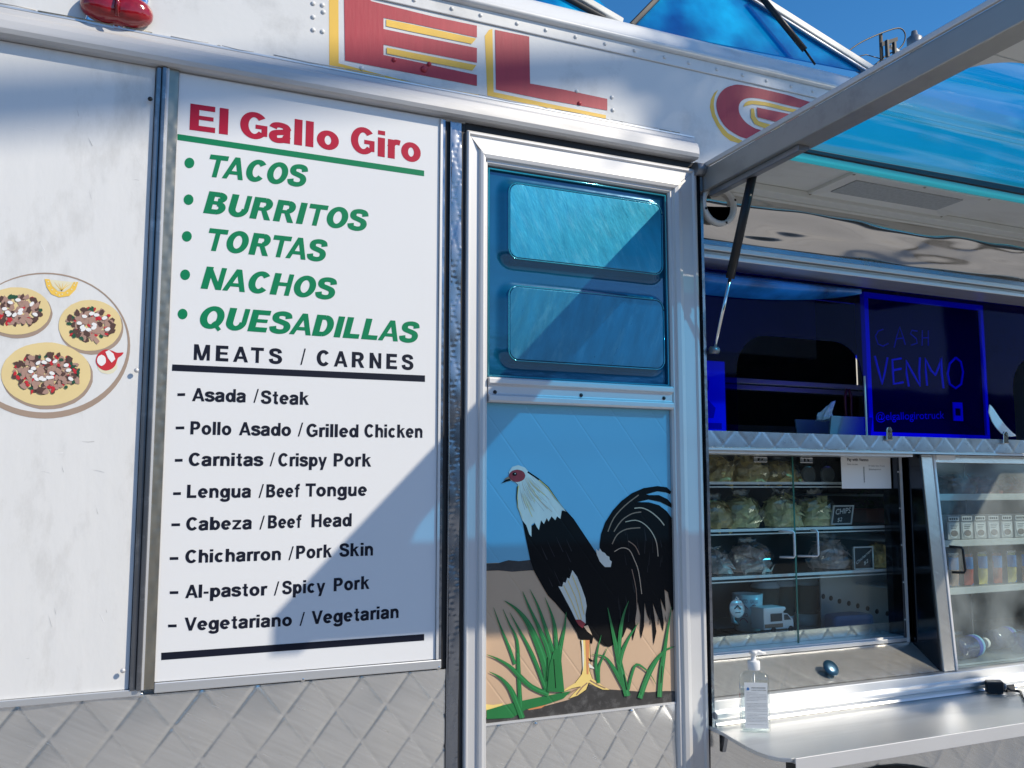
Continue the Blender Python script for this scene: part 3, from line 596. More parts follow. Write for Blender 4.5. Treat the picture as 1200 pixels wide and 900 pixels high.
# ---------------------------------------------------------------- door
DZ0, DZ1 = .52, 2.483
door = MB(); door.box(.7195, 1.319, .014, .05, DZ0, DZ1, 'alu'); door = door.build('entry_door', P)
b = MB(); b.box(.72, 1.3185, -.002, .013, DZ1+.001, 2.502, 'rubber'); b.build('door_seal', P)
def stile(x0, x1, inner, name='door_stile'):
    q = MB()
    w = x1-x0; s = 1 if inner > 0 else -1; xo = x0 if s > 0 else x1
    prof = [(0,.012),(0,-.010),(.003,-.013),(.006,-.013),(.008,-.009),(.028,-.009),(.030,-.015),(.036,-.017),(.042,-.015),(.044,-.009),(.048,-.009),(.0505,-.004),(.0505,.012)]
    k = w/.0505; pts = [(xo+s*a*k, y) for a, y in prof]
    # mitred at the top: each profile point ends at its own height
    top = [DZ1-a*.0505/.0505*1.35 for a, _ in prof]
    A = [q.bm.verts.new((x, y, DZ0)) for x, y in pts]; B = [q.bm.verts.new((x, y, t)) for (x, y), t in zip(pts, top)]
    n = len(pts); q.faces([q.bm.faces.new((A[i], A[(i+1) % n], B[(i+1) % n], B[i])) for i in range(n)], 'alu')
    f = [q.bm.faces.new(A), q.bm.faces.new(B[::-1])]; q.faces(f, 'alu'); bmesh.ops.triangulate(q.bm, faces=f)
    return q.build(name, door, bevel=.0008)
stile(.7205, .7715, 1); stile(1.238, 1.3185, -1)
q = MB(); prof = [(0,.012),(0,-.010),(.003,-.013),(.006,-.013),(.008,-.009),(.028,-.009),(.030,-.015),(.036,-.017),(.042,-.015),(.044,-.009),(.048,-.009),(.0505,-.004),(.0505,.012)]
A = []; B = []
for a, y in prof:
    A.append(q.bm.verts.new((.7205+a*1.01+.0004, y, DZ1-a*1.35))); B.append(q.bm.verts.new((1.3185-a*1.594-.0004, y, DZ1-a*1.35)))
n = len(prof); q.faces([q.bm.faces.new((A[i], A[(i+1) % n], B[(i+1) % n], B[i])) for i in range(n)], 'alu'); f = [q.bm.faces.new(A), q.bm.faces.new(B[::-1])]; q.faces(f, 'alu'); bmesh.ops.triangulate(q.bm, faces=f)
q.build('door_top_rail', door, bevel=.0008)
q = MB(); prof = [(.012,1.897),(-.013,1.897),(-.016,1.901),(-.016,1.911),(-.011,1.914),(-.009,1.916),(-.009,1.932),(-.011,1.934),(-.016,1.937),(-.016,1.946),(-.013,1.950),(.012,1.950)]
q.px(prof, .7722, 1.2373, 'alu'); q.build('door_middle_rail', door, bevel=.001)
for px in (580,681,778): rivet(px, 459.5+(px-580)*.036, Y=-.009, m='black', r=.0045, parent=door, name='screw')
# moulded teal window: recessed sheet with two blister panels
def rrect(x0, x1, z0, z1, r, n=6):
    o = []
    for cx, cz, a0 in ((x1-r, z1-r, 0), (x0+r, z1-r, 90), (x0+r, z0+r, 180), (x1-r, z0+r, 270)):
        for k in range(n+1): t = R(a0+90*k/n); o.append((cx+r*math.cos(t), cz+r*math.sin(t)))
    return o
WX0, WX1, WZ0, WZ1 = .773, 1.2365, 1.951, 2.412
q = MB()
def blister(x, z):
    d = 0
    for (a0, a1, c0, c1) in ((.80,1.226,2.196,2.392),(.80,1.226,1.978,2.158)):
        # rounded-rectangle distance field
        cx, cz = (a0+a1)/2, (c0+c1)/2; r = .035
        dx = max(abs(x-cx)-(a1-a0)/2+r, 0); dz = max(abs(z-cz)-(c1-c0)/2+r, 0); dd = math.hypot(dx, dz)-r
        t = min(1, max(0, (.006-dd)/.030)); d = max(d, t*t*(3-2*t))
    return d
q.grid(110, 110, lambda u, v: (lambda x, z: (x, .006-.0125*blister(x, z), z))(WX0+(WX1-WX0)*u, WZ0+(WZ1-WZ0)*v), 'teal'); wp = q.build('window_pane', door)
for (a0,a1,c0,c1) in ((.824,1.216,2.216,2.380),(.824,1.216,1.992,2.150)):
    q = MB(); q.py(rrect(a0,a1,c0,c1,.02), -.0074, -.0060, 'teal_b' if c0 > 2.1 else 'teal_c'); q.build('vent_panel', wp, bevel=.001)
    q = MB(); q.tube([(p[0], -.0066, p[1]) for p in rrect(a0-.003,a1+.003,c0-.003,c1+.003,.022)]+[(a1+.003, -.0066, c1-.022)], .0014, 'teal_rim', 6); q.build('vent_rim', wp)
q = MB(); q.tube([(WX0+.003, .0, WZ0+.003),(WX1-.003,.0,WZ0+.003),(WX1-.003,0,WZ1-.003),(WX0+.003,0,WZ1-.003),(WX0+.003,0,WZ0+.003)], .003, 'teal_rim', 6); q.build('pane_gasket', wp)

# rooster mural
YM = .004
def mq(x, y): return (560+x/5, 520+y/5)
mural = MB(); mural.box(.772, 1.2375, YM, .013, 1.239, 1.8965, 'm_tan'); mural = mural.build('mural_panel', door)
def mp_(mb, pts, m, k): mb.flat(XZ([mq(*p) for p in pts], YM), YM-.0003*k, m)
b = MB(); b.box(.7722, 1.2373, YM-.0003, YM-.00002, W(569,660,YM).z, 1.8963, 'm_sky'); b.build('painted_sky', mural)
b = MB(); mp_(b, [(44,702),(120,700),(150,690),(180,682),(240,688),(310,680),(420,690),(420,745),(310,742),(200,750),(120,742),(44,745)], 'm_soil', 2); b.build('painted_ridge', mural, norm=False); b = MB()
mp_(b, [(44,1605),(150,1590),(270,1560),(400,1535),(530,1500),(590,1465),(640,1405),(690,1425),(780,1440),(900,1448),(1000,1456),(1100,1448),(1166,1450),(1166,1508),(700,1570),(300,1622),(44,1642)], 'm_soil', 2); b.build('painted_soil', mural, norm=False); b = MB()
mp_(b, [(44,1560),(44,1525),(90,1530),(150,1520),(130,1545)], 'm_yellow', 3); b.build('painted_root', mural, norm=False); b = MB(); mp_(b, [(270,1545),(330,1535),(400,1530),(370,1548),(300,1560)], 'm_orange', 3)
b.build('painted_root', mural, norm=False)
body = [(260,450),(315,480),(370,440),(430,410),(480,400),(510,385),(560,440),(620,530),(680,620),(740,718),(775,715),(712,640),(712,590),(720,530),(745,460),(790,390),(840,335),(900,290),(970,260),(1050,248),(1105,255),(1132,280),(1125,296),(1100,285),(1050,278),(985,296),(1000,301),(1060,301),(1110,325),(1144,365),(1140,378),(1120,368),(1070,342),(1000,326),(930,342),(1000,343),(1060,360),(1105,395),(1138,440),(1146,560),(1160,760),(1160,925),(1138,985),(1126,940),(1112,870),(1092,855),(1100,985),(1068,905),(1088,1050),(1084,1100),(1065,1040),(1045,990),(1022,930),(1045,1100),(1028,1180),(1020,1060),(1005,1000),(1005,1035),(990,1000),(975,930),(972,1070),(955,1142),(948,1100),(952,1010),(935,925),(920,1040),(925,1080),(905,1155),(900,1090),(872,1075),(850,1130),(820,1160),(770,1190),(740,1185),(710,1165),(675,1130),(668,1172),(640,1155),(610,1152),(590,1140),(580,1110),(560,1080),(510,1000),(450,930),(410,890),(380,840),(330,750),(305,680),(285,580)]
neck = [(180,165),(200,135),(235,125),(275,140),(310,180),(360,222),(410,270),(450,325),(490,370),(518,398),(490,388),(482,440),(462,425),(452,448),(430,425),(412,455),(402,435),(385,470),(368,448),(356,505),(345,490),(330,462),(312,475),(312,545),(300,530),(282,478),(260,450),(235,380),(228,310),(235,240),(215,222),(190,215)]
b = MB(); mp_(b, body, 'm_black', 4); mp_(b, neck, 'm_white', 5)
mp_(b, strip([(515,398),(470,340),(410,255),(350,205),(290,165)], 9), 'm_black', 5.6); mp_(b, strip([(508,388),(460,330),(405,255),(355,212)], 6), 'm_yellow', 6)
mp_(b, strip([(262,440),(232,370),(228,300),(236,245)], 7), 'm_yellow', 5.8); mp_(b, strip([(235,380),(226,320),(230,250)], 5), 'm_black', 6.2)
mp_(b, ell(228,188,48,36,20,.02), 'm_red', 6); mp_(b, ell(213,178,13,11,10), 'm_black', 7); mp_(b, ell(216,175,3.5,3.5,6), 'm_white', 8)
mp_(b, [(150,210),(165,198),(182,190),(190,207),(180,206)], 'm_line', 6); mp_(b, [(135,232),(158,212),(182,205),(193,215),(165,222)], 'm_black', 7)
mp_(b, [(688,615),(705,628),(712,612),(725,632),(742,640),(752,655),(768,662),(770,680),(782,690),(776,722),(742,722),(712,690),(695,650)], 'm_white', 6)
for l_, w_, m_ in (([(915,378),(960,376),(1010,398),(1060,440),(1090,478)],6,'m_pale'),([(862,458),(920,448),(970,468),(1015,515),(1045,580),(1054,660)],5,'m_pale'),([(785,588),(815,532),(870,500),(950,492)],6,'m_line'),
    ([(798,632),(840,610),(885,622),(915,680),(940,750),(958,880)],4.5,'m_pale'),([(760,515),(795,435),(860,362),(940,300)],6,'m_line'),([(880,570),(920,600),(945,650)],5,'m_line'),([(795,515),(840,450),(900,410),(955,400)],6,'m_line'),
    ([(900,735),(925,850),(930,960)],4,'m_line')):
    mp_(b, strip(smooth_line(l_, 3), w_, False), m_, 5)
mp_(b, [(470,835),(492,838),(500,810),(512,815),(522,785),(535,790),(552,740),(580,780),(605,840),(628,905),(636,950),(628,1000),(630,1050),(612,1075),(578,1045),(545,975),(500,890)], 'm_white', 5)
for l_ in ([(500,830),(545,920),(590,1030)],[(525,800),(570,900),(605,1030)],[(550,770),(590,870),(620,1000)]): mp_(b, strip(l_, 5, False), 'm_yellow', 6)
mp_(b, [(568,1030),(600,1030),(628,1052),(612,1080),(588,1062)], 'm_red', 6); mp_(b, [(618,1070),(642,1062),(668,1122),(640,1100)], 'm_pale', 6)
rb = random.Random(5)
for k in range(46):                    # hackle feathers
    t = rb.random(); x0 = 245+t*60+rb.uniform(-8,8); y0 = 240+rb.uniform(-40,60)-t*30; L_ = rb.uniform(60,140); x1 = x0+L_*(.15+t*.95); y1 = y0+L_*(1.15-.25*t)
    if y1 < 440-(x1-300)*.15 and x1 < 470 and y1 > (x1-290)*1.15+175: mp_(b, strip([(x0,y0),((x0+x1)/2-3,(y0+y1)/2),(x1,y1)], rb.uniform(2,4)), rb.choice(['m_grey','m_pale','m_grey','m_yellow']), 5.2+k*.01)
for k in range(40):                    # dark sheen strokes on the body and tail
    x0, y0 = rb.choice([(rb.uniform(330,560), rb.uniform(520,900)), (rb.uniform(820,1100), rb.uniform(480,1000))]); L_ = rb.uniform(40,110); dx = .45 if x0 < 600 else rb.uniform(-.1,.25)
    if x0+L_*dx > 1120 or (x0 < 600 and (x0-260)*1.9 < (y0-560)): continue
    mp_(b, strip([(x0,y0),(x0+L_*dx*.5,y0+L_*.52),(x0+L_*dx,y0+L_)], rb.uniform(3,6)), 'm_sheen', 4.4+k*.01)
b.build('painted_rooster', mural, norm=False)
b = MB()
leg = [(603,1150),(652,1150),(655,1250),(652,1330),(668,1375),(740,1425),(772,1442),(730,1440),(690,1422),(648,1398),(632,1440),(582,1475),(533,1492),(560,1462),(602,1420),(550,1432),(485,1458),(520,1430),(570,1400),(608,1350),(620,1280),(610,1200)]
mp_(b, [(x+(4 if x > 630 else -4), y+3) for x, y in leg], 'm_black', 3.4); mp_(b, leg, 'm_yellow', 4.2); mp_(b, [(628,1150),(652,1150),(646,1350),(636,1350)], 'm_orange', 5)
mp_(b, [(606,1150),(614,1150),(622,1260),(614,1340)], 'm_white', 5); mp_(b, [(644,1252),(684,1276),(650,1272)], 'm_black', 5); mp_(b, [(644,1280),(688,1320),(652,1312)], 'm_white', 5)
for l_ in ([(600,1425),(560,1445),(530,1465)],[(640,1400),(610,1425),(575,1470)],[(655,1385),(700,1412),(745,1432)]): mp_(b, strip(l_, 7, False), 'm_line', 5)
b.build('painted_leg', mural, norm=False)
b = MB(); k = 6
for l_, w_ in (([(90,958),(130,1070),(180,1190),(215,1290)],20),([(145,968),(185,1060),(228,1150),(236,1300),(243,1450),(255,1608)],27),([(185,988),(230,1070),(290,1180),(340,1290),(400,1450)],26),
    ([(155,920),(220,965),(285,1040),(345,1160),(390,1290),(420,1450)],50),([(260,865),(300,960),(370,1110),(415,1230),(440,1440)],34),([(302,852),(350,950),(395,1080),(440,1220)],24),
    ([(390,900),(430,1000),(452,1100),(460,1250)],26),([(515,985),(505,1080),(480,1200),(472,1300)],30),([(50,1235),(110,1258),(180,1300),(240,1358),(310,1422),(410,1468)],34),
    ([(64,1335),(130,1370),(185,1430),(222,1510),(258,1605)],38),([(720,1120),(700,1200),(688,1290),(704,1400)],20),([(757,1190),(730,1250),(706,1310),(706,1400)],18),([(665,1233),(740,1248),(790,1310),(840,1400),(880,1475)],30),
    ([(757,960),(785,1090),(815,1230),(845,1370),(872,1475)],42),([(880,920),(850,1000),(832,1100),(822,1230)],26),([(937,1048),(885,1130),(843,1220),(825,1310)],26),([(1042,1412),(1010,1355),(975,1318),(925,1292),(898,1350),(878,1440)],18),
    ([(1150,1187),(1095,1208),(1040,1270),(990,1365),(945,1490)],34),([(1130,955),(1110,1080),(1087,1230),(1070,1350),(1060,1483)],32)):
    w_ *= .86; mp_(b, strip(smooth_line(l_, 3), w_), 'm_green', k); mp_(b, strip(smooth_line([(x+w_*.14, y) for x, y in l_[1:]], 3), w_*.22), 'm_green_l', k+.12); k += .25
mp_(b, [(402,1450),(415,1300),(440,1212),(462,1200),(480,1220),(492,1340),(503,1455)], 'm_green', 11)
mp_(b, [(50,1560),(150,1530),(280,1500),(420,1472),(545,1448),(500,1492),(380,1532),(280,1556),(200,1605),(50,1612)], 'm_green', 5.2)
for l_ in ([(405,1250),(400,1390)],[(440,1260),(452,1430)],[(850,1350),(868,1440)],[(1075,1300),(1068,1400)]): mp_(b, strip(l_, 4, False), 'm_black', 12)
b.build('painted_grass', mural, norm=False)
b = MB(); b.box(.772, 1.2375, -.001, .0125, 1.2345, 1.2386, 'alu'); b.build('kick_edge', door)
b = MB(); quilt_panel(b, .772, 1.2375, .55, 1.234, .004, .080, .108, .0046, 'steel', .0035, ox=.003, oz=1.24, dent=.004); b.build('quilted_kick_plate', door)
for q in ((628,848),(740,833)): rivet(*q, Y=.000, m='chrome', r=.004, parent=door, name='screw')

# ---------------------------------------------------------------- serving window
b = MB(); b.box(1.3195, 1.3255, -.003, .05, .5, 2.49, 'rubber'); b.build('door_seal', P)
b = MB(); b.box(1.326, 1.334, -.012, .11, 1.178, 2.47, 'steel_d'); quilt_panel(b, 1.3262, 1.3338, 1.178, 2.47, -.013, .015, .08, .001, 'steel_d', .004); b.build('window_jamb', P)
b = MB(); b.box(OPR, OPR+.03, -.012, .11, 1.178, 2.47, 'alu'); b.build('window_jamb', P)
# header, crumpled polished sheet curving inwards
b = MB()
def hd(u, v):
    x = 1.336+(OPR-1.336)*u; z = 2.450-.122*v; y = -.004+.045*v*v
    return (x, y+.017*noise.noise(Vector((x*2.2, z*16, 3)))+.003*noise.noise(Vector((x*7, z*40, 1))), z)
b.grid(120, 30, hd, 'mirror'); b.build('header_sheet', P)
b = MB(); b.box(1.336, OPR, -.004, .05, 2.452, 2.4885, 'black'); b.build('header_gap', P)
b = MB()
for z0, z1, y, m in ((2.312,2.328,.032,'steel_d'),(2.298,2.3115,.022,'alu_h'),(2.288,2.2975,.030,'underside'),(2.276,2.2875,.018,'alu_h')): b.box(1.335, OPR, y, .12, z0, z1, m)
b.build('header_track', P, bevel=.002)
# speaker
c = W(843, 238, -.01); b = MB(); b.lathe([(.052,-.014),(.052,.0),(.046,.004),(.041,.001),(.041,-.012)], (c.x, -.012, c.z-.004), (0,-1,0), 'old_white', 32); sp = b.build('speaker', P)
b = MB(); b.lathe([(.041,-.010),(.035,-.016),(.020,-.026),(.012,-.022),(.006,-.018),(0,-.017)], (c.x, -.010, c.z-.004), (0,-1,0), 'black', 28); b.build('speaker_cone', sp)
for k in range(4):
    t = R(20+90*k); b = MB(); b.lathe([(.0035,0),(0,.002)], (c.x+.047*math.cos(t), -.016, c.z-.004+.047*math.sin(t)), (0,-1,0), 'black', 8); b.build('screw', sp)
# sill frame and counter
b = MB()
b.px([(-.012,1.192),(-.024,1.196),(-.024,1.206),(-.010,1.212),(-.010,1.2335),(.004,1.2365),(.03,1.2365),(.03,1.180),(-.012,1.180)], JAMB, OPR, 'alu_h'); b.build('window_sill', P, bevel=.0015)
out = [(1.322,-.001),(1.318,-.06),(1.302,-.13),(1.292,-.18),(1.288,-.215),(1.290,-.245),(1.300,-.268),(1.318,-.281),(1.335,-.285),(3.05,-.285),(3.05,-.001)]
b = MB(); b.pz(out, 1.170, 1.178, 'alu_h'); ct = b.build('counter_shelf', P, bevel=.001)
b = MB(); b.box(1.322, 3.04, -.2895, -.2855, 1.150, 1.1795, 'alu'); b.build('shelf_lip', ct, bevel=.001)
b = MB(); b.box(1.3205, 1.3219, -.2893, -.262, 1.153, 1.169, 'black'); b.build('lip_end', ct)
b = MB(); b.px([(-.002,1.179),(-.018,1.179),(-.013,1.186),(-.0125,1.1915),(-.002,1.1915)], 1.336, 2.98, 'alu_h'); b.build('shelf_cleat', ct, bevel=.001)
b = MB(); b.px([(-.27,1.168),(-.02,1.168),(-.02,1.125),(-.03,1.125),(-.04,1.160),(-.27,1.162)], 1.34, 1.35, 'steel_d'); b.build('shelf_bracket', ct)
sk = MB()
quilt_panel(sk, 1.328, 3.05, .93, 1.165, .0, .11, .125, .0035, 'steel', .006, ox=.05, dent=.002); sk.build('quilted_skirt', P)
# lower body round the wheel: arch as ring segments
wc = Vector((W(1030,896).x, 0, W(1030,896).z-.561)); b = MB()
for x0, x1 in ((1.328,1.36),(2.45,3.05)): b.box(x0, x1, .0, .012, .5, .9295, 'steel_d'); b.build('lower_body', P); b = MB()
arch = [(wc.x+.545*math.cos(R(t)), wc.z+.545*math.sin(R(t))) for t in range(0, 181, 6)]
pts = [(2.45,.5),(2.45,.9295),(1.36,.9295),(1.36,.5)]
b.py([(2.4499,.50),(2.4499,.9295)]+[(x, z) for x, z in arch if z < .9295 and x > wc.x and x < 2.449], .0005, .012, 'steel_d'); b.build('lower_body', P); b = MB(); b.py([(1.3601,.9295),(1.3601,.50)]+[(x, z) for x, z in arch[::-1] if z < .9295 and x < wc.x and x > 1.361], .0005, .012, 'steel_d')
b.build('lower_body', P)
b = MB(); b.tube([(wc.x+.545*math.cos(R(t)), -.006, wc.z+.5455*math.sin(R(t))) for t in range(0, 181, 6)], .014, 'rubber', 8); b.build('wheel_arch_trim', P)
b = MB(); b.lathe([(.30,.0),(.46,.0),(.49,.03),(.49,.19),(.46,.22),(.30,.22)], (wc.x, .25, .49), (0,-1,0), 'tyre', 36); wh = b.build('wheel', P)
b = MB(); b.lathe([(.30,.17),(.27,.17),(.22,.09),(.10,.09),(.09,.15),(0,.16)], (wc.x, .25, .49), (0,-1,0), 'old_white', 30); b.build('rim', wh)
b = MB(); b.box(OPR+.031, X1, -.003, .0115, 1.05, 2.49, 'panel_white'); b.box(3.06, X1, .0, .0115, .5, 1.049, 'steel'); b.build('side_panel', P)

# ledge between upper openings and the display cases
b = MB(); b.box(1.335, OPR, .001, .125, 1.812, 1.852, 'steel'); ledge = b.build('ledge', P, bevel=.0015)
b = MB(); quilt_panel(b, 1.335, OPR, 1.8135, 1.8515, -.001, .078, .078, .0018, 'ledge_steel', .0035, ox=.02, oz=1.858, dent=.001); b.build('quilted_facing', ledge)
b = MB(); b.box(1.335, 2.02, .012, .10, 1.7985, 1.8115, 'alu_h'); b.build('track_rail', ledge, bevel=.001)
b = MB(); b.box(1.335, OPR, -.001, .002, 1.8065, 1.8115, 'alu'); b.build('edge_trim', ledge)
for px in (1042,1178):
    p = W(px, 508, -.008); b = MB(); b.py([(p.x-.010, 1.84),(p.x+.010,1.84),(p.x+.009,1.868),(p.x+.005,1.874),(p.x-.005,1.874),(p.x-.009,1.868)], -.010, -.006, 'chrome'); cl = b.build('clip', ledge, bevel=.001)
    b = MB(); b.lathe([(.0042,0),(0,.001)], (p.x, -.0102, 1.864), (0,-1,0), 'black', 10); b.build('clip_hole', cl)
# blue visor with arched pass-throughs
YV = .112
def arch_notch(xa, xb, z0, zt, r):
    o = [(xb, z0)]
    for k in range(7): t = R(90*k/6); o.append((xb-r+r*math.cos(t), zt-r+r*math.sin(t)))
    for k in range(7): t = R(90+90*k/6); o.append((xa+r*1.0+r*math.cos(t), zt-r+r*math.sin(t)))
    return o+[(xa, z0)]
xa, xb = W(865,500,YV).x, W(1014,505,YV).x; zt = W(940,397,YV).z
xc, xd = W(1190,500,YV).x, W(1190,500,YV).x+.42
pts = [(1.335,1.8525)]+arch_notch(xa, xb, 1.8525, zt, .10)[::-1]+arch_notch(xc, xd, 1.8525, zt, .10)[::-1]+[(OPR,1.8525),(OPR,2.285),(1.335,2.285)]
b = MB(); b.py(pts, YV, YV+.003, 'visor'); vis = b.build('blue_visor', P)
b = MB()                              # rolled front lip; blue reflection along the visor top is put into its colour
b.grid(60, 10, lambda u, v: (1.336+.62*u, .105-.060*math.sin(math.pi*v)*(1-u**3), 2.279-.012-(.062-.05*u**3)*v), 'visor_reflection_lip'); b.build('visor_reflection_lip', P)
b = MB(); b.tube([(xb+.003, YV-.002, 1.853),(xb+.003, YV-.002, zt-.09)], .003, 'underside', 6); b.build('edge_guard', vis)

# ---------------------------------------------------------------- awning
TH = R(2.0); ca, sa = math.cos(TH), math.sin(TH); HZ = 2.446
def aw(x, d, h): return (x, -d*ca-h*sa*0, HZ+d*sa+h)       # d = distance out from the hinge, h = height above underside
AX0, AX1, AL = 1.336, 3.05, .885
def abox(mb, x0, x1, d0, d1, h0, h1, m): mb.hexa([aw(x0,d0,h0),aw(x1,d0,h0),aw(x1,d1,h0),aw(x0,d1,h0),aw(x0,d0,h1),aw(x1,d0,h1),aw(x1,d1,h1),aw(x0,d1,h1)], m)
b = MB(); abox(b, AX0+.058, AX1-.06, 0.012, .214, .012, .024, 'underside'); awn = b.build('awning_panel', P)
b = MB(); b.prism([(0,-.016),(0,.036),(.006,.040),(.012,.036),(.012,.0),(.050,-.004),(.057,-.004),(.057,-.016)], lambda x, h: aw(AX0+x, -.0, h), lambda x, h: aw(AX0+x, AL, h), 'grey_beam'); b.build('side_beam', awn, bevel=.0025, seg=2)
b = MB(); b.prism([(0,.040),(0,.052),(.010,.052),(.010,.041)], lambda x, h: aw(AX0-.002+x, .0, h), lambda x, h: aw(AX0-.002+x, AL, h), 'alu'); b.build('beam_cap', awn, bevel=.002)
b = MB(); abox(b, AX1-.058, AX1, 0, AL, -.016, .04, 'grey_beam'); b.build('side_beam', awn, bevel=.002)
b = MB(); abox(b, AX0+.058, AX1-.059, AL-.1365, AL-.002, -.004, .030, 'underside'); b.build('front_rail', awn, bevel=.003)
b = MB(); abox(b, AX0+.058, AX1-.059, .0, .011, -.010, .03, 'underside'); abox(b, AX0+.058, AX1-.059, .012, .050, -.006, .0115, 'underside'); b.build('hinge_rail', awn, bevel=.002)
b = MB(); abox(b, AX0+.058, AX1-.059, .215, .2615, .002, .0118, 'edge_cyan'); b.build('bright_edge', awn)
b = MB(); abox(b, AX0+.058, AX1-.059, .263, .272, .0, .026, 'black'); b.build('joint_strip', awn)
b = MB()                               # vacuum-formed ribbed acrylic
def ac(u, v):
    x = AX0+.0585+(AX1-.06-AX0-.0585)*u; d = .2725+(AL-.137-.2725)*v
    h = .012+.006*math.sin(v*21)*math.sin(v*math.pi)**.4+.012*noise.noise(Vector((x*1.4, d*9, 2)))
    return aw(x, d, h)
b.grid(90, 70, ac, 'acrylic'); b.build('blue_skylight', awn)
b = MB()                               # rounded opening corner plate
r_ = .10; pts = [(0,0),(0,r_)]+[(r_-r_*math.sin(R(t)), r_*0+r_-r_*math.cos(R(t))) for t in range(90, -1, -10)]
b.prism([(AX0+.0585+a, AL-.1335-c_) for a, c_ in [(0,0),(0,r_)]+[(r_-r_*math.cos(R(t)), r_-r_*math.sin(R(t))) for t in range(0, 91, 10)]], lambda x, d: aw(x, d, -.0065), lambda x, d: aw(x, d, -.0045), 'underside'); b.build('corner_plate', awn)
# beam bracket and gas strut
b = MB(); b.prism([(.0,-.030),(.0,-.0165),(.004,-.0165),(.030,-.0165),(.030,-.024),(.004,-.030)], lambda x, h: aw(AX0+.012+x, .02, h), lambda x, h: aw(AX0+.012+x, .33, h), 'grey_dark'); b.build('beam_bracket', awn, bevel=.001)
def WXp(x, y, X): r = ray(x, y); return CAM + r*((X-CAM.x)/r.x)
s0 = WXp(884, 196, 1.372); s1 = Vector((1.350, -.022, W(828,410,-.02).z)); sm = s0.lerp(s1, .60)
b = MB(); b.tube([s0, sm], .0105, 'black', 14); stt = b.build('gas_strut', P)
b = MB(); b.tube([sm, s1], .004, 'chrome', 8); b.build('strut_rod', stt)
b = MB(); b.tube([s0+Vector((-.014,0,.004)), s0+Vector((.018,0,.006))], .010, 'black', 10); b.build('strut_knuckle', stt)
b = MB(); b.tube([s1+Vector((-.010,0,0)), s1+Vector((.010,0,0))], .009, 'grey_dark', 10); b.build('strut_knuckle', stt)
b = MB(); b.tube([(1.31,-.015,2.482),(1.345,-.015,2.482)], .016, 'grey_dark', 12); b.tube([(1.325,-.005,2.485),(1.360,-.005,2.485)], .013, 'black', 12); b.build('hinge', awn)
# recessed lamp
b = MB(); lx0, lx1, ld0, ld1 = 1.630, 2.105, .045, .205
def alamp(mb, x0, x1, d0, d1, h, m):
    v = [mb.bm.verts.new(aw(*p)) for p in ((x0,d0,h[0]),(x1,d0,h[0]),(x1,d1,h[0]),(x0,d1,h[0]))]; return v
b = MB(); 
o_ = [b.bm.verts.new(aw(x, d, .004)) for x, d in ((lx0,ld0),(lx1,ld0),(lx1,ld1),(lx0,ld1))]
i_ = [b.bm.verts.new(aw(x, d, .004)) for x, d in ((lx0+.014,ld0+.010),(lx1-.014,ld0+.010),(lx1-.014,ld1-.010),(lx0+.014,ld1-.010))]
j_ = [b.bm.verts.new(aw(x, d, .0108)) for x, d in ((lx0+.052,ld0+.028),(lx1-.052,ld0+.028),(lx1-.052,ld1-.045),(lx0+.052,ld1-.045))]
k_ = [b.bm.verts.new(aw(x, d, .0118)) for x, d in ((lx0,ld0),(lx1,ld0),(lx1,ld1),(lx0,ld1))]
for A_, B_ in ((o_, i_), (i_, j_), (k_, o_)): b.faces([b.bm.faces.new((A_[t], A_[(t+1) % 4], B_[(t+1) % 4], B_[t])) for t in range(4)], 'underside')
lampo = b.build('ceiling_lamp', awn)
b = MB(); abox(b, lx0+.053, lx1-.053, ld0+.029, ld1-.046, .0085, .0117, 'diffuser'); b.build('lamp_diffuser', lampo)
for x, d in ((lx0+.006,ld0+.006),(lx1-.006,ld0+.006),(lx1-.006,ld1-.006),(lx0+.006,ld1-.006),(.5*(lx0+lx1),ld1-.005)):
    b = MB(); b.lathe([(.0045,0),(0,.0025)], aw(x, d, .004), (0,0,-1), 'bronze', 8); b.build('screw', lampo)

# roof hatches in tinted acrylic, propped open
def hatch(quad, bars, name='roof_hatch'):
    Y = .055
    def f(x, y): p = W(x, y, Y); return Vector((p.x, Y+.30*(p.z-2.85), p.z))
    def g(x, y):          # on the leaning hatch plane: solve along the ray
        r = ray(x, y); t = (Y+.30*(CAM.z-2.85)-CAM.y)/(r.y-.30*r.z); return CAM+r*t
    q = MB(); v = [g(*p) for p in quad]; n_ = Vector((0,-1,.3)).normalized()*.004
    A_ = [q.bm.verts.new(p) for p in v]; B_ = [q.bm.verts.new(p-n_) for p in v]; n = len(v)
    q.faces([q.bm.faces.new(A_), q.bm.faces.new(B_[::-1])], 'acrylic_top'); q.faces([q.bm.faces.new((A_[i], A_[(i+1) % n], B_[(i+1) % n], B_[i])) for i in range(n)], 'acrylic_top')
    o = q.build(name, P)
    for a, c_, w_, m_ in bars:
        pa, pb = g(*a), g(*c_); d = (pb-pa).normalized(); s = d.cross(n_).normalized()*w_; q = MB(); nn = n_.normalized()*.011
        q.hexa([pa-s-nn, pa+s-nn, pa+s+nn, pa-s+nn, pb-s-nn, pb+s-nn, pb+s+nn, pb-s+nn], m_); q.build('hatch_frame', o, bevel=.003)
    return o, g
h1, g1 = hatch([(560,-90),(640,-60),(735,32),(560,-8)], [((575,-62),(728,28),.011,'old_white'),((570,-52),(708,24),.005,'black')])
h2, g2 = hatch([(738,31),(1030,88),(880,-12),(830,-45),(800,-30)], [((738,32),(800,-32),.007,'black'),((880,-6),(1032,90),.013,'old_white'),((858,-12),(1018,88),.005,'steel_d'),((800,-34),(884,-10),.010,'old_white')])
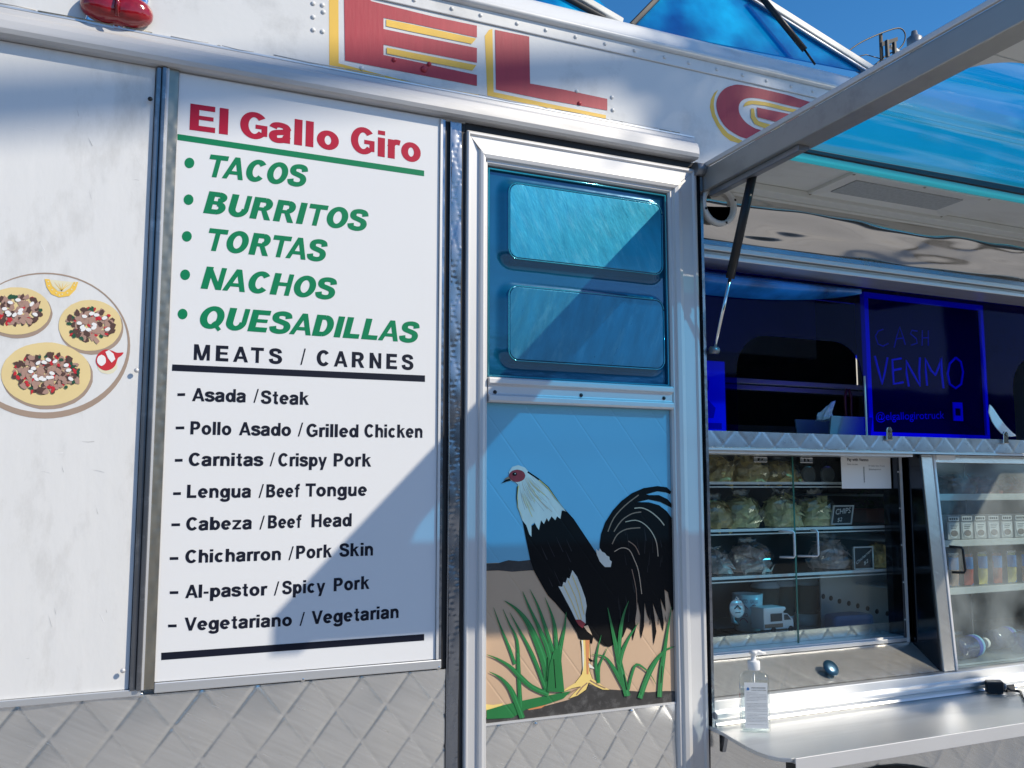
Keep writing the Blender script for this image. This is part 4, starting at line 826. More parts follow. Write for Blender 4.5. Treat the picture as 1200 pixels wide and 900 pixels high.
b = MB(); b.tube([g2(880,-2)+Vector((0,-.03,0)), g2(934,64)+Vector((0,-.03,0))], .0085, 'black', 10); b.tube([g2(934,64)+Vector((0,-.03,0)), g2(946,81)+Vector((0,-.03,0))], .003, 'black', 8); b.build('hatch_strut', h2)

# ---------------------------------------------------------------- interior of the truck
b = MB(); b.box(1.2, 3.3, 1.72, 2.20, 1.98, 2.01, 'mid_in'); b.build('interior_shelf', P, bevel=.003)
zr = W(940,450,.75).z; b = MB(); b.box(1.2, 3.2, .745, .765, zr-.010, zr+.008, 'alu_h'); b.box(1.2, 3.2, .7655, .80, zr-.030, zr-.012, 'mid_in'); b.build('hanging_rail', P, bevel=.002)
b = MB(); b.box(X0+.05, 3.05, 1.45, 2.2, 2.30, 2.7, 'mid_in'); b.build('extraction_hood', P, bevel=.01)
b = MB(); b.box(1.0, 3.4, 1.55, 2.2, .5, 1.4, 'mid_in'); b.build('cooking_range', P, bevel=.01)
b = MB(); b.box(1.2, 3.6, .66, .68, .5, 1.806, 'mid_in'); b.build('case_back', P)
b = MB(); b.box(1.0, 3.6, .13, .655, 1.8525, 1.858, 'mid_in'); b.build('interior_counter', P)

# display cases
YG_ = .118; CR = 2.055
def z_at(px, py, Y): return W(px, py, Y).z
case = MB(); case.box(1.337, 2.30, .655, .659, 1.26, 1.806, 'dark_in'); case = case.build('display_case', P)
b = MB(); b.box(CR-.035+.30, CR+.30, .15, .65, 1.30, 1.80, 'case_in'); b.build('case_lining', case)
b = MB(); b.box(1.337, CR+.26, .13, .65, 1.300, 1.306, 'case_in'); b.build('case_floor', case)
sh = [z_at(900,566,.17), z_at(900,620,.17), z_at(900,674,.17)]
for z in sh:
    b = MB(); b.box(1.337, 2.30, .16, .62, z-.003, z+.001, 'clear'); s_ = b.build('case_shelf', case)
    b = MB(); b.box(1.337, 2.30, .155, .1598, z-.004, z+.003, 'alu'); b.box(1.337, 2.30, .150, .1548, z-.012, z-.009, 'alu_h'); b.build('shelf_rail', s_)
b = MB(); b.box(CR-.004, CR+.014, .095, .150, 1.300, 1.806, 'dark_mirror'); b.build('case_post', case, bevel=.001)
b = MB(); b.box(CR+.002, CR+.006, .088, .0945, 1.300, 1.806, 'alu'); b.build('post_edge', case)
for k in range(5): b = MB(); b.lathe([(.004,0),(0,.002)], (CR-.001+.0, .0948, 1.36+k*.1), (0,-1,0), 'chrome', 8); b.build('screw', case)
xm = W(930, 600, YG_).x
for x0, x1, dy in ((1.337, xm+.003, 0), (xm, CR-.005, .007)):
    b = MB(); b.box(x0, x1, YG_+dy, YG_+dy+.004, 1.318, 1.7975, 'glass'); gd = b.build('glass_door', case)
    xh = (W(927,640,YG_).x-.01) if dy == 0 else (W(955,640,YG_).x-.005)
    b = MB(); za, zb = z_at(930,622,YG_), z_at(930,652,YG_)
    b.tube([(xh-.03*(1 if dy==0 else -0),YG_+dy-.001,za),(xh-.002,YG_+dy-.022,za),(xh,YG_+dy-.024,za-.004),(xh,YG_+dy-.024,zb+.004),(xh-.002,YG_+dy-.022,zb),(xh-(.03 if dy==0 else .05),YG_+dy-.001,zb)], .003, 'alu', 8); b.build('handle', gd)
    xl = W(890 if dy == 0 else 946, 532, YG_).x
    b = MB(); b.box(xl-.022, xl+.022, YG_+dy-.004, YG_+dy-.0005, 1.782, 1.7965, 'chrome'); lk = b.build('glass_clamp', gd, bevel=.001)
    for s in (-.006, .006): b = MB(); b.lathe([(.004,0),(0,.002)], (xl+s, YG_+dy-.0042, 1.789), (0,-1,0), 'black', 8); b.build('clamp_screw', lk)
b = MB(); b.box(xm-.0015, xm+.0035, YG_-.0015, YG_-.0003, 1.318, 1.7975, mat('glass_edge_green', (.03,.14,.11), .2)); b.build('glass_edge', case)
b = MB(); b.box(1.337, CR+.012, .100, .145, 1.305, 1.3165, 'alu_h'); b.box(1.337, CR+.012, .092, .0995, 1.302, 1.312, 'alu_h'); b.build('glass_track', case, bevel=.001)
b = MB(); quilt_panel(b, 1.337, CR-.005, 1.3165, 1.345, .148, .085, .085, .0025, 'steel', .004, oz=1.30); b.build('quilted_edge', case)
# row of drain holes seen in the lining
hp = [(965,699),(974,701),(984,704.5),(995,707),(1005.5,710),(1017,713),(1028,716.5),(1040,719),(1052,722)]
b = MB(); b.py([(1.95,1.306),(2.33,1.306),(2.33,sh[2]-.012),(1.95,sh[2]-.012)], .300, .304, 'case_in'); bp_ = b.build('perforated_panel', case)
for x, y in hp: p = W(x, y, .299); b = MB(); b.lathe([(.0075,0),(.006,.0008),(0,.0009)], (p.x, .2995, p.z), (0,-1,0), 'rubber', 12); b.build('round_hole', bp_)
# sloping quilted sill with knob
b = MB(); q_ = quilt_fn(.085, .085, .0014, .03, .02)
b.grid(130, 20, lambda u, v: (lambda x, t: (x, .004+.090*t, 1.2375+.062*t+q_(x, t*.11)))(1.336+(2.073-1.336)*u, v), 'steel'); b.build('sloping_sill', P)
p = Vector((W(970,790,.035).x, .036, 1.2605)); b = MB(); b.lathe([(.006,0),(.006,.012),(.020,.014),(.022,.016),(.021,.018),(.010,.0205),(0,.021)], p, (0,-.75,.6), mat('blue_black_knob', (.02,.07,.12), .3, .5), 20); b.build('knob', P)
# partition and slanting right case
b = MB(); b.px([(.004,1.2372),(.10,1.2372),(.10,1.806),(.040,1.806)], 2.0745, 2.0785, 'dark_mirror'); b.build('case_partition', P)
b = MB(); b.px([(.1001,1.2372),(.65,1.2372),(.65,1.806),(.1001,1.806)], 2.0745+.245, 2.0785+.245, 'dark_in'); b.build('case_partition', P)
c2 = MB(); c2.box(2.33, 3.3, .60, .604, 1.24, 1.806, 'case_in'); c2 = c2.build('display_case', P)
def sl(z, o=0): return .002+.040*(z-1.2372)/(1.806-1.2372)+o
b = MB(); b.px([(sl(1.2372,-.006),1.2372),(sl(1.2372,.006),1.2372),(sl(1.806,.006),1.806),(sl(1.806,-.006),1.806)], 2.079, 2.120, 'steel'); b.build('case_frame', c2, bevel=.001)
b = MB(); b.px([(sl(1.2372,-.009),1.2372),(sl(1.2372,.004),1.2372),(sl(1.806,.004),1.806),(sl(1.806,-.009),1.806)], 2.1203, 2.128, 'alu'); b.build('frame_edge', c2, bevel=.001)
b = MB(); b.px([(sl(1.785,-.006),1.785),(sl(1.785,.006),1.785),(sl(1.806,.006),1.806),(sl(1.806,-.006),1.806)], 2.1283, 2.95, 'steel'); b.build('case_frame', c2, bevel=.001)
b = MB(); b.px([(sl(1.24,0),1.24),(sl(1.24,.003),1.24),(sl(1.7845,.003),1.7845),(sl(1.7845,0),1.7845)], 2.1283, 2.95, 'glass_dusty'); gd2 = b.build('sloping_glass', c2)
hz0, hz1 = z_at(1125,640,.02), z_at(1125,670,.02); hx = W(1124,655,.01).x
b = MB(); b.tube([(hx-.02,sl(hz0,-.001),hz0),(hx,sl(hz0,-.024),hz0-.002),(hx+.002,sl(hz0,-.026),hz0-.008),(hx+.002,sl(hz1,-.026),hz1+.006),(hx,sl(hz1,-.024),hz1),(hx-.02,sl(hz1,-.001),hz1)], .0035, 'black', 8); b.build('handle', gd2)
s2 = []
for py in (582,635,690):
    z = z_at(1150, py, .07); s2.append(z+.008); b = MB(); b.box(2.085, 3.0, .060, .066, z-.010, z+.0085, 'old_white'); b.box(2.085, 3.0, .0663, .58, z+.0005, z+.0055, 'case_in'); b.build('case_shelf', c2, bevel=.001)
b = MB(); b.box(2.085, 3.0, .03, .58, 1.2375, 1.243, 'case_in'); b.build('case_floor', c2)
b = MB(); b.box(2.128, 2.20, -.001+.03, .036, 1.794, 1.8055, 'paper'); b.build('tag_strip', c2)
s2.append(1.243)

# ================================================================== THINGS
M['chip'] = mat('tortilla_chips', (.88,.54,.22), .6, var=.45, vscale=90); M['chip2'] = mat('pale_chips', (.90,.70,.34), .6, var=.4, vscale=90)
M['pink'] = mat('pink_rind', (.74,.46,.38), .6, var=.5, vscale=90); M['meatd'] = mat('dried_meat', (.34,.12,.09), .55, var=.4, vscale=60)
def bag(loc, sx, sy, sz, m, label, seed, name='snack_bag', cat='snack bag', grp='bags of snacks in the glass display cases'):
    rnd = random.Random(seed); o = empty(name, loc, label, cat, grp); L = Vector(loc)
    q = MB(); pz_ = rnd.uniform(0, 50)
    def fill(u, v):                    # packed contents, lumpy and faceted
        t = 2*math.pi*u; a = v*math.pi*.5; n1 = noise.noise(Vector((math.cos(t)*3+pz_, math.sin(t)*3, v*5)))*.30+noise.noise(Vector((math.cos(t)*8, math.sin(t)*8+pz_, v*13)))*.22
        rr = math.cos(a)**.7*(1+n1)*.88; return (L.x+sx*rr*math.cos(t), L.y+sy*rr*math.sin(t), L.z+sz*.85*math.sin(a)*(1+n1*.5)+.001)
    q.grid(13, 5, fill, m, smooth=False)
    for k in range(34):
        t = rnd.uniform(0, 6.28); v0 = rnd.random()*.95; c_ = Vector(fill(t/6.2832, v0)); out_ = (c_-L-Vector((0,0,sz*.2))).normalized(); a = (out_+Vector((rnd.uniform(-.5,.5), rnd.uniform(-.5,.3), rnd.uniform(-.5,.5)))).normalized(); bb = a.orthogonal().normalized(); cc = a.cross(bb); s = rnd.uniform(.014,.026); w0 = rnd.uniform(0, 6)
        v = [q.bm.verts.new(c_+a*.002+bb*s*math.cos(w0+w)+cc*s*math.sin(w0+w)) for w in (0, 2.1, 4.2)]+[q.bm.verts.new(c_+a*.006)]
        q.faces([q.bm.faces.new((v[i], v[(i+1) % 3], v[3])) for i in range(3)], m, False)
    q.build('snack_pile', o, kind='stuff')
    q = MB(); ph = rnd.uniform(0, 9)
    def f(u, v):
        t = 2*math.pi*u; e = math.sin(math.pi*min(v*.62+.0, .5)+0) if v < .8 else 0
        prof = [(0,.0),(.80,.0),(1.0,.22),(1.0,.45),(.85,.70),(.55,.92),(.42,1.05),(.5,1.18)]
        i = min(int(v*7), 6); w = v*7-i; rr = prof[i][0]*(1-w)+prof[i+1][0]*w; hh = prof[i][1]*(1-w)+prof[i+1][1]*w
        nn = noise.noise(Vector((math.cos(t)*2.8+ph, math.sin(t)*2.8, hh*4)))*.42
        fl = .35 if hh > 1.0 else 1
        return (L.x+sx*rr*(1+nn)*math.cos(t), L.y+sy*rr*(1+nn)*math.sin(t)*fl, L.z+sz*hh*(1+nn*.3))
    q.grid(17, 14, f, 'bag', smooth=False); q.build('clear_film', o)
    return o
def onshelf(px, z, Y): # x position on a shelf for a photo column
    return W(px, 600, Y).x
bags = [(838,0,.27,.075,.075,'chip','leftmost tan chip bag on top shelf of the left glass case',1),(878,0,.27,.085,.078,'chip','peaked bag of tan chips second from left on top shelf',2),
 (915,0,.27,.075,.062,'chip','low bag of chips on top shelf beside the two dark discs',3),
 (836,1,.27,.070,.075,'chip','bag of tan chips at left end of the middle shelf',4),(868,1,.27,.085,.085,'chip2','pale bag with folded white top left of centre on middle shelf',5),(916,1,.26,.085,.088,'chip2','shiny pale bag behind the door handles on middle shelf',6),(955,1,.26,.085,.086,'chip2','greenish bag of chips just left of small CHIPS board',7),
 (836,2,.27,.060,.06,'pink','bag of pinkish rinds at left end of the third shelf',8),(875,2,.27,.100,.075,'pink','big bag of pale pink rinds left of handles on third shelf',9),(970,2,.26,.088,.078,'pink','bag of pink pork rinds right of the handles on third shelf',10),(1026,2,.26,.050,.062,'chip','small tan bag behind the lower chalk tag on third shelf',11)]
for px, s, Y, sx, sz, m, lab, seed in bags:
    x = W(px, 600, Y).x
    bag((x, Y, sh[s]+.0015), sx*.72, .055, sz, m, lab, seed)
# chalk price boards in the case
def chalk(px0, px1, py0, py1, Y, lean, words, label, grp=None):
    a = W(px0, py1, Y); c_ = W(px1, py0, Y); o = empty('chalk_tag', ((a.x+c_.x)/2, Y, a.z), label, 'chalk sign', grp)
    w = c_.x-a.x; h = c_.z-a.z
    def f(u, v, y): return (a.x+w*u+lean*v*h, y, a.z+h*v)
    def bx(u0, u1, v0, v1, y0, y1, m, name): 
        q = MB(); q.hexa([f(u0,v0,y0),f(u1,v0,y0),f(u1,v0,y1),f(u0,v0,y1),f(u0,v1,y0),f(u1,v1,y0),f(u1,v1,y1),f(u0,v1,y1)], m); return q.build(name, o)
    bx(0, 1, 0, 1, Y+.001, Y+.004, 'rubber', 'slate'); e = .05; ey = .05*w/h
    for r in ((0,1,0,ey),(0,1,1-ey,1),(0,e,ey,1-ey),(1-e,1,ey,1-ey)): bx(*r, Y-.001, Y+.005, 'old_white', 'frame_strip')
    for s, u0, u1, v0, v1, ch in words:
        q = MB(); text_on(q, s, (0,0), (1,0), 1, lambda aa, bb: f(u0+(u1-u0)*aa, v0+(v1-v0)*aa+ch*bb, Y-.0005), 'paper'); q.build('chalk_writing', o, norm=False)
    return o
chalk(974, 997, 592, 615, .20, .22, [('CHIPS',.14,.86,.52,.60,.28),('$2',.28,.50,.15,.18,.2)], 'small leaning chalk tag reading CHIPS on the middle shelf')
chalk(1001, 1023, 640, 668, .185, 0, [('Chicharron',.12,.90,.22,.78,.14),('$2',.5,.72,.18,.32,.15)], 'small upright chalk tag with slanting writing on third shelf')
# two dark round discs
for k, px in enumerate((946,968)):
    p = W(px, 556, .20); q = MB(); q.lathe([(.022,0),(.024,.004),(.022,.010),(.018,.0105),(0,.008)], (p.x, .20, p.z), (0,-1,0), mat('disc_dark%d' % k, (.10,.10,.10), .4), 24)
    q.build('round_lid', None, loc=(p.x, .20, p.z-.024), label='left dark round lid standing on the top shelf' if k == 0 else 'right dark round lid standing nearest the payment sheet', category='lid', group='dark round lids on top shelf')
# payment sheet taped to glass (blank where the code square would be)
a = W(986.5, 572.5, YG_-.002); c_ = W(1042.5, 532, YG_-.002); py_ = empty('payment_notice', (a.x, YG_-.002, a.z), 'white payment notice taped inside the left glass case at its upper right', 'notice')
q = MB(); q.box(a.x, c_.x, YG_-.0030, YG_-.0022, a.z, c_.z, 'paper'); q.build('paper_sheet', py_)
def note(s, u0, u1, v, hh, m='ink', off=0):
    q = MB(); w, h = c_.x-a.x, c_.z-a.z; text_on(q, s, (a.x+w*u0, a.z+h*v), (a.x+w*u1, a.z+h*v), hh, lambda x, z: (x, YG_-.0033, z), m, offset=off); q.build('printing', py_, norm=False)
note('Pay with Venmo', .12, .55, .78, .0075, off=.03); note('Scan to pay', .12, .33, .67, .0035); note('El Gallo Giro Truck', .55, .88, .63, .0038); note('@elgallogirotruck', .55, .80, .53, .0038)
q = MB(); w, h = c_.x-a.x, c_.z-a.z; 
tm = MB(); text_on(tm, 'venmo', (0,0), (1,0), 1, lambda u, v: (a.x+w*.46-v*.006, YG_-.0033, a.z+h*.16+u*h*.46), 'ink', offset=.02); tm.build('printing', py_, norm=False)
# plant pot on middle shelf right
p = W(1016, 618, .35); pot = empty('planter', (p.x, .35, sh[1]+.002), 'dark red-brown planter box on the middle shelf right of the CHIPS tag', 'planter')
q = MB(); q.box(p.x-.04, p.x+.05, .31, .39, sh[1]+.002, sh[1]+.045, mat('terracotta', (.22,.06,.04), .7)); q.build('trough', pot, bevel=.004)
q = MB(); gm = mat('small_leaves', (.03,.08,.03), .6, var=.5, vscale=50)
for k in range(120):
    cc = Vector((p.x+random.uniform(-.04,.05), .35+random.uniform(-.03,.03), sh[1]+.045+random.random()**1.3*.055)); d = Vector((random.uniform(-1,1), random.uniform(-1,1), random.uniform(-.2,1))).normalized()*.011; s = d.orthogonal().normalized()*.004
    q.faces([q.bm.faces.new([q.bm.verts.new(v) for v in (cc, cc+d*.5+s, cc+d, cc+d*.5-s)])], gm)
q.build('foliage', pot, kind='stuff')
# bottom of the case: mug, tag, toy truck, cups, board, tray
zf = 1.306
M['mugw'] = mat('white_ceramic', (.74,.74,.74), .25); M['mugp'] = mat('mug_print', (.42,.12,.16), .4)
p = W(876, 715, .30); mug = empty('mug', (p.x, .30, zf), 'white mug with dark red printed motifs at left of case floor', 'mug')
q = MB(); q.lathe([(.030,.0),(.036,.004),(.040,.06),(.042,.100),(.038,.100),(.036,.01),(0,.008)], (p.x, .30, zf+.02), (0,0,1), 'mugw', 28); cup = q.build('cup', mug)
q = MB(); q.tube([(p.x-.038+.0, .295, zf+.105),(p.x-.056,.29,zf+.100),(p.x-.066,.285,zf+.075),(p.x-.060,.287,zf+.050),(p.x-.038,.295,zf+.040)], .0055, 'mugw', 10); q.build('handle', mug)
for t0, z0, s_ in ((-158,.098,'TACO'),(-118,.098,'GALLO'),(-158,.062,'GIRO'),(-118,.056,'TACO')):
    q = MB(); text_on(q, s_, (0,0), (1,0), 1, lambda u, v: (p.x+.0423*math.cos(R(t0+u*30)), .30+.0423*math.sin(R(t0+u*30)), zf+z0+v*.010), 'mugp'); q.build('mug_print', mug, norm=False)
    q = MB(); 
    for j in range(10):
        t = R(t0+j*3); q.tube([(p.x+.0428*math.cos(t), .30+.0428*math.sin(t), zf+z0-.012+.008*math.sin(j/9*math.pi)), (p.x+.0428*math.cos(t+.05), .30+.0428*math.sin(t+.05), zf+z0-.012+.008*math.sin((j+1)/9*math.pi))], .0014, 'mugp', 5)
    q.build('mug_print', mug)
q = MB(); q.box(p.x-.06, p.x+.07, .25, .36, zf+.0005, zf+.0195, mat('stand_dark', (.03,.025,.02), .5)); q.build('plinth', None, bevel=.002, loc=(p.x,.30,zf), label='dark flat block under the mug in the left case', category='block')
p = W(863, 713, .21); q = MB(); q.lathe([(.0235,0),(.0245,.002),(.0235,.004),(0,.0042)], (p.x, .21, p.z), (0,-1,.1), 'mugw', 24); tg = empty('souvenir_badge', (p.x,.21,p.z-.025), 'round white souvenir badge leaning in front of the mug', 'badge')
q.build('disc', tg); q = MB(); q.tube([(p.x-.006,.208,p.z+.023),(p.x,.208,p.z+.030),(p.x+.006,.208,p.z+.023)], .002, 'mugw', 6); q.build('loop', tg)
q = MB(); q.tube([(p.x-.010,.204,p.z+.0),(p.x,.204,p.z+.008),(p.x+.010,.204,p.z-.002)], .0016, 'ink', 5); q.tube([(p.x-.008,.204,p.z-.010),(p.x+.008,.204,p.z-.010)], .0010, 'ink', 5); q.build('badge_print', tg)
# wooden board
q = MB(); wd = mat('dark_wood', (.10,.060,.032), .5, var=.35, vscale=10, stretch=(.3,4,1))
xw0, xw1 = W(856,735,.25).x, W(962,735,.25).x
q.pz([(xw0,.19),(xw0+.02,.175),(xw1-.08,.175),(xw1,.22),(xw1-.06,.34),(xw0,.42)], zf, zf+.014, wd); q.build('wooden_board', None, bevel=.003, loc=((xw0+xw1)/2,.25,zf), label='dark brown wooden board lying on case floor under the toy truck', category='board')
# toy food truck
p0 = W(891, 735, .185); p1 = W(926, 733, .185); tz = zf+.036; L_ = p1.x-p0.x
toy = empty('toy_truck', (p0.x, .185, tz), 'little white toy food truck on a black stand in left case', 'toy truck')
def ty(u, v): return (p0.x+L_*u, tz+L_*v)
TW = mat('toy_white', (.72,.72,.72), .3)
q = MB(); q.py([ty(*c) for c in ((0,.05),(0,.60),(.03,.62),(.72,.62),(.75,.56),(.66,.50),(.66,.46),(.80,.44),(.98,.28),(1.0,.10),(.96,.05))], .170, .222, TW); q.build('body', toy, bevel=.0015)
q = MB(); q.py([ty(*c) for c in ((.22,.26),(.22,.46),(.60,.46),(.60,.26))], .1690, .1698, 'ink'); q.build('serving_hatch', toy)
q = MB(); q.py([ty(*c) for c in ((.67,.28),(.67,.42),(.78,.42),(.90,.28))], .1690, .1698, 'ink'); q.build('cab_window', toy)
q = MB(); q.py([ty(*c) for c in ((.02,.10),(.02,.20),(.62,.20),(.62,.10))], .1690, .1698, mat('toy_brown', (.20,.13,.09), .5)); q.build('side_band', toy)
for u in (.30,.88):
    q = MB(); c = ty(u, .05); q.lathe([(.0065,0),(.007,.001),(.007,.005),(.004,.0055),(0,.005)], (c[0], .172, c[1]), (0,-1,0), 'tyre', 14); q.build('wheel', toy)
q = MB(); q.box(p0.x+.004, p0.x+L_*.52, .175, .215, zf+.0145, tz-.0045, 'rubber'); q.build('display_stand', None, loc=(p0.x+.01,.19,zf+.0145), label='black block stand under the toy truck', category='stand')
# cups
for k, (px, Y, lab) in enumerate(((897,.40,'brown paper cup right behind the mug'),(916,.42,'brown paper cup in the middle behind the toy truck'),(944,.42,'brown paper cup standing right of the glass door joint'))):
    p = W(px, 700, Y); o = empty('paper_cup', (p.x, Y, zf), lab, 'cup', 'brown paper cups at the back of the case')
    q = MB(); q.lathe([(.030,0),(.034,.05),(.0395,.12),(0,.12)], (p.x, Y, zf), (0,0,1), mat('kraft%d' % k, (.26,.20,.14), .7), 20); q.build('cup_body', o)
    q = MB(); q.lathe([(.042,.12),(.042,.126),(.038,.130),(.036,.138),(0,.138)], (p.x, Y, zf), (0,0,1), 'mugw', 20); q.build('lid', o)
    q = MB(); q.lathe([(.0305,.001),(.0335,.035),(.0300,.034)], (p.x, Y, zf), (0,0,1), 'paper', 20, (1.02,1.02)); q.build('sleeve', o)
# blue napkin box
a = W(978, 735, .2); q = MB(); bm_ = mat('blue_grey_plastic', (.06,.13,.26), .5)
q.pz([(a.x,.20),(a.x+.135,.185),(a.x+.150,.235),(a.x+.130,.265),(a.x+.01,.255)], zf, zf+.058, bm_); q.build('plastic_tub', None, bevel=.012, seg=3, loc=(a.x+.07,.22,zf), label='dull blue plastic tub on the case floor below the row of holes', category='tub')

# ---- right case contents
for k, (px, lab, m) in enumerate(((1118,'bag of dark dried meat at left of right case top shelf','meatd'),(1150,'reddish bag second from left on right case top shelf','meatd'),(1182,'brownish bag nearest the right edge on right case top shelf','meatd'))):
    Y = .13; x = W(px, 575, Y).x; bag((x, Y, s2[0]), .060, .05, .055-.008*k, m, lab, 30+k)
CB = mat('carton_grey', (.50,.50,.50), .5); CT = mat('carton_top', (.16,.16,.17), .5); CW = mat('carton_label', (.78,.78,.77), .5); CG = mat('carton_shape', (.28,.24,.22), .5)
xs = [W(1112.5+15.6*k, 620, .10).x for k in range(9)]; labs = ['leftmost','second','third','fourth','fifth','sixth','seventh','eighth','ninth']
c0 = None
z0 = s2[1]; cw = (xs[1]-xs[0])*.455; ch = .068
for k, x in enumerate(xs):
    lab = labs[k]+' grey drink carton from the left on the second shelf behind sloping glass'
    if c0 is None:
        c0 = empty('drink_carton', (x, .10, z0), lab, 'drink carton', 'row of drink cartons behind sloping glass')
        q = MB(); q.box(x-cw, x+cw, .085, .125, z0, z0+ch, CB); bo = q.build('carton_body', c0, bevel=.001)
        q = MB(); q.box(x-cw, x+cw, .0843, .0848, z0+ch*.72, z0+ch, CT); q.build('top_band', c0)
        q = MB(); q.box(x-cw*.82, x+cw*.82, .0838, .0842, z0+ch*.76, z0+ch*.94, CW); q.build('top_label', c0)
        q = MB(); q.py([(x-cw*.8,z0+ch*.66),(x+cw*.8,z0+ch*.66),(x+cw*.8,z0+ch*.30),(x+cw*.3,z0+ch*.05),(x-cw*.5,z0+ch*.10),(x-cw*.8,z0+ch*.35)], .0840, .0847, CW); q.build('front_label', c0)
        q = MB(); q.py([(c_a, c_b) for c_a, c_b in ell(x, z0+ch*.25, cw*.6, ch*.13, 10)], .0834, .0839, CG); q.build('front_print', c0)
        q = MB()
        for j in range(3): q.box(x-cw*.55, x+cw*(.6-.15*j), .0834, .0837, z0+ch*(.58-.07*j), z0+ch*(.60-.07*j), 'ink')
        q.box(x-cw*.7, x-cw*.45, .0834, .0837, z0+ch*.80, z0+ch*.90, 'ink'); q.box(x-cw*.35, x-cw*.1, .0834, .0837, z0+ch*.80, z0+ch*.90, 'ink'); q.box(x+.0, x+cw*.25, .0834, .0837, z0+ch*.80, z0+ch*.90, 'ink'); q.box(x+cw*.38, x+cw*.65, .0834, .0837, z0+ch*.80, z0+ch*.90, 'ink')
        q.build('fine_print', c0, kind='stuff')
    else: dup(c0, (x, .10, z0), lab)
PO = mat('pouch_blue', (.03,.22,.55), .3, .3); cols = [(.45,.28,.20),(.50,.08,.05),(.60,.50,.12),(.45,.12,.06),(.62,.52,.15),(.40,.22,.12)]
pn = ['leftmost','second','third','fourth','fifth','sixth','seventh']
z0 = s2[2]
for k in range(7):
    x = W(1117+17*k, 655, .10).x; y = .10; w_ = .0195
    o = empty('snack_pouch', (x, y, z0), pn[k]+' upright blue-topped pouch from the left on the right case third shelf', 'pouch', 'blue topped pouches behind sloping glass')
    q = MB(); rr = random.Random(k)
    q.grid(8, 10, lambda u, v: (x+w_*(2*u-1)*(1-.10*abs(v-.5)), y-.012*math.sin(math.pi*u)*math.sin(math.pi*min(1, v*1.1))*1.0+.002*noise.noise(Vector((u*5, v*5, k))), z0+.088*v), mat('pouch_front%d' % k, cols[k % 6], .3, .2, var=.4, vscale=60))
    q.grid(8, 10, lambda u, v: (x+w_*(2*u-1)*(1-.10*abs(v-.5)), y+.012*math.sin(math.pi*u)*math.sin(math.pi*v), z0+.088*v), PO); q.build('pouch_body', o)
    q = MB(); q.grid(8, 3, lambda u, v: (x+w_*.96*(2*u-1), y-.0135*math.sin(math.pi*u)-.0004, z0+.046+.034*v), PO); q.build('blue_band', o)
    q = MB(); q.box(x-w_, x+w_, y-.0025, y+.001, z0+.0865, z0+.092, 'clear' if k % 2 else 'chrome'); q.build('crimped_seal', o)
# water bottles lying down
LB = mat('bottle_label', (.12,.16,.55), .35, var=.6, vscale=35); LB2 = mat('bottle_label_light', (.30,.60,.80), .35)
def bottle(px, py, Y, lab):
    p = WZ(px, py, 0) if False else W(px, py, Y); r = .030; o = empty('water_bottle', (p.x, Y, s2[3]), lab, 'water bottle', 'clear water bottles lying in the right case'); c_ = Vector((p.x, Y, s2[3]+r+.0005)); ax = Vector((1,.25,0)).normalized()
    prof = [(0,-.075),(.020,-.078),(.028,-.072)]+[(.030-.0022*(j % 2), -.066+.009*j) for j in range(7)]+[(.030,0),(.030,.036),(.028,.045),(.020,.066),(.0125,.080),(.0125,.092)]
    q = MB(); q.lathe(prof, c_, ax, 'bottle', 22); q.build('bottle_body', o)
    q = MB(); q.lathe([(.0145,.086),(.0150,.088),(.0150,.100),(0,.101)], c_, ax, 'paper', 16); q.build('cap', o)
    q = MB(); q.lathe([(.0303,.002),(.0306,.003),(.0306,.033),(.0303,.034)], c_, ax, LB, 24); q.build('label_band', o)
    q = MB(); q.lathe([(.0308,.021),(.0310,.0215),(.0310,.0325),(.0308,.033)], c_, ax, LB2, 24); q.build('label_stripe', o)
bottle(1136, 765, .085, 'clear water bottle lying at left on the right case floor'); bottle(1176, 757, .155, 'clear water bottle lying further back to the right in right case')
bottle(1205, 765, .085, 'clear water bottle lying at the photo right edge in right case')

# ---- things seen above the ledge
# chalkboard VENMO
Y = .175; a = W(1017.5, 511, Y); c_ = W(1150, 362, Y); z0 = 1.859
cb = empty('chalkboard', ((a.x+c_.x)/2, Y, z0), 'large framed chalkboard reading CASH VENMO behind the blue visor', 'chalkboard'); fwid = .016
q = MB(); q.box(a.x+.002, c_.x-.002, Y+.002, Y+.008, z0+.002, c_.z, mat('slate_board', (.010,.012,.030), .8, spec=.1)); q.build('slate', cb)
FR = mat('board_frame', (.80,.80,.90), .5)
for bx_ in ((a.x, c_.x, z0, z0+fwid), (a.x, c_.x, c_.z-.006, c_.z+.010), (a.x, a.x+fwid, z0+fwid+.0003, c_.z-.0063), (c_.x-fwid*.8, c_.x, z0+fwid+.0003, c_.z-.0063)):
    q = MB(); q.box(bx_[0], bx_[1], Y-.006, Y+.010, bx_[2], bx_[3], FR); q.build('frame_strip', cb, bevel=.001)
def hand(strokes, r=.0036, m='chalk'):
    q = MB()
    for s in strokes:
        pts = [W(960+x/5, 350+y/5, Y+.0005) for x, y in s]
        q.tube([(v.x, Y+.0012, v.z) for v in pts], r, m, 5)
    q.build('chalk_writing', cb)
M['chalk'] = mat('chalk', (.97,.97,.97), .9); M['chalk_faint'] = mat('faint_chalk', (.42,.42,.46), .8)
hand([[(325,335),(350,430),(368,500),(385,430),(400,345)],[(480,350),(428,358),(432,430),(436,500),(492,490)],[(430,420),(480,410)],[(525,515),(512,440),(508,362),(550,440),(590,510),(585,430),(590,345)],[(632,510),(625,430),(620,350),(655,420),(680,448),(700,400),(714,345),(718,440),(728,525)],
      [(800,345),(765,380),(752,440),(765,500),(800,525),(832,500),(843,430),(830,370),(800,345)]])
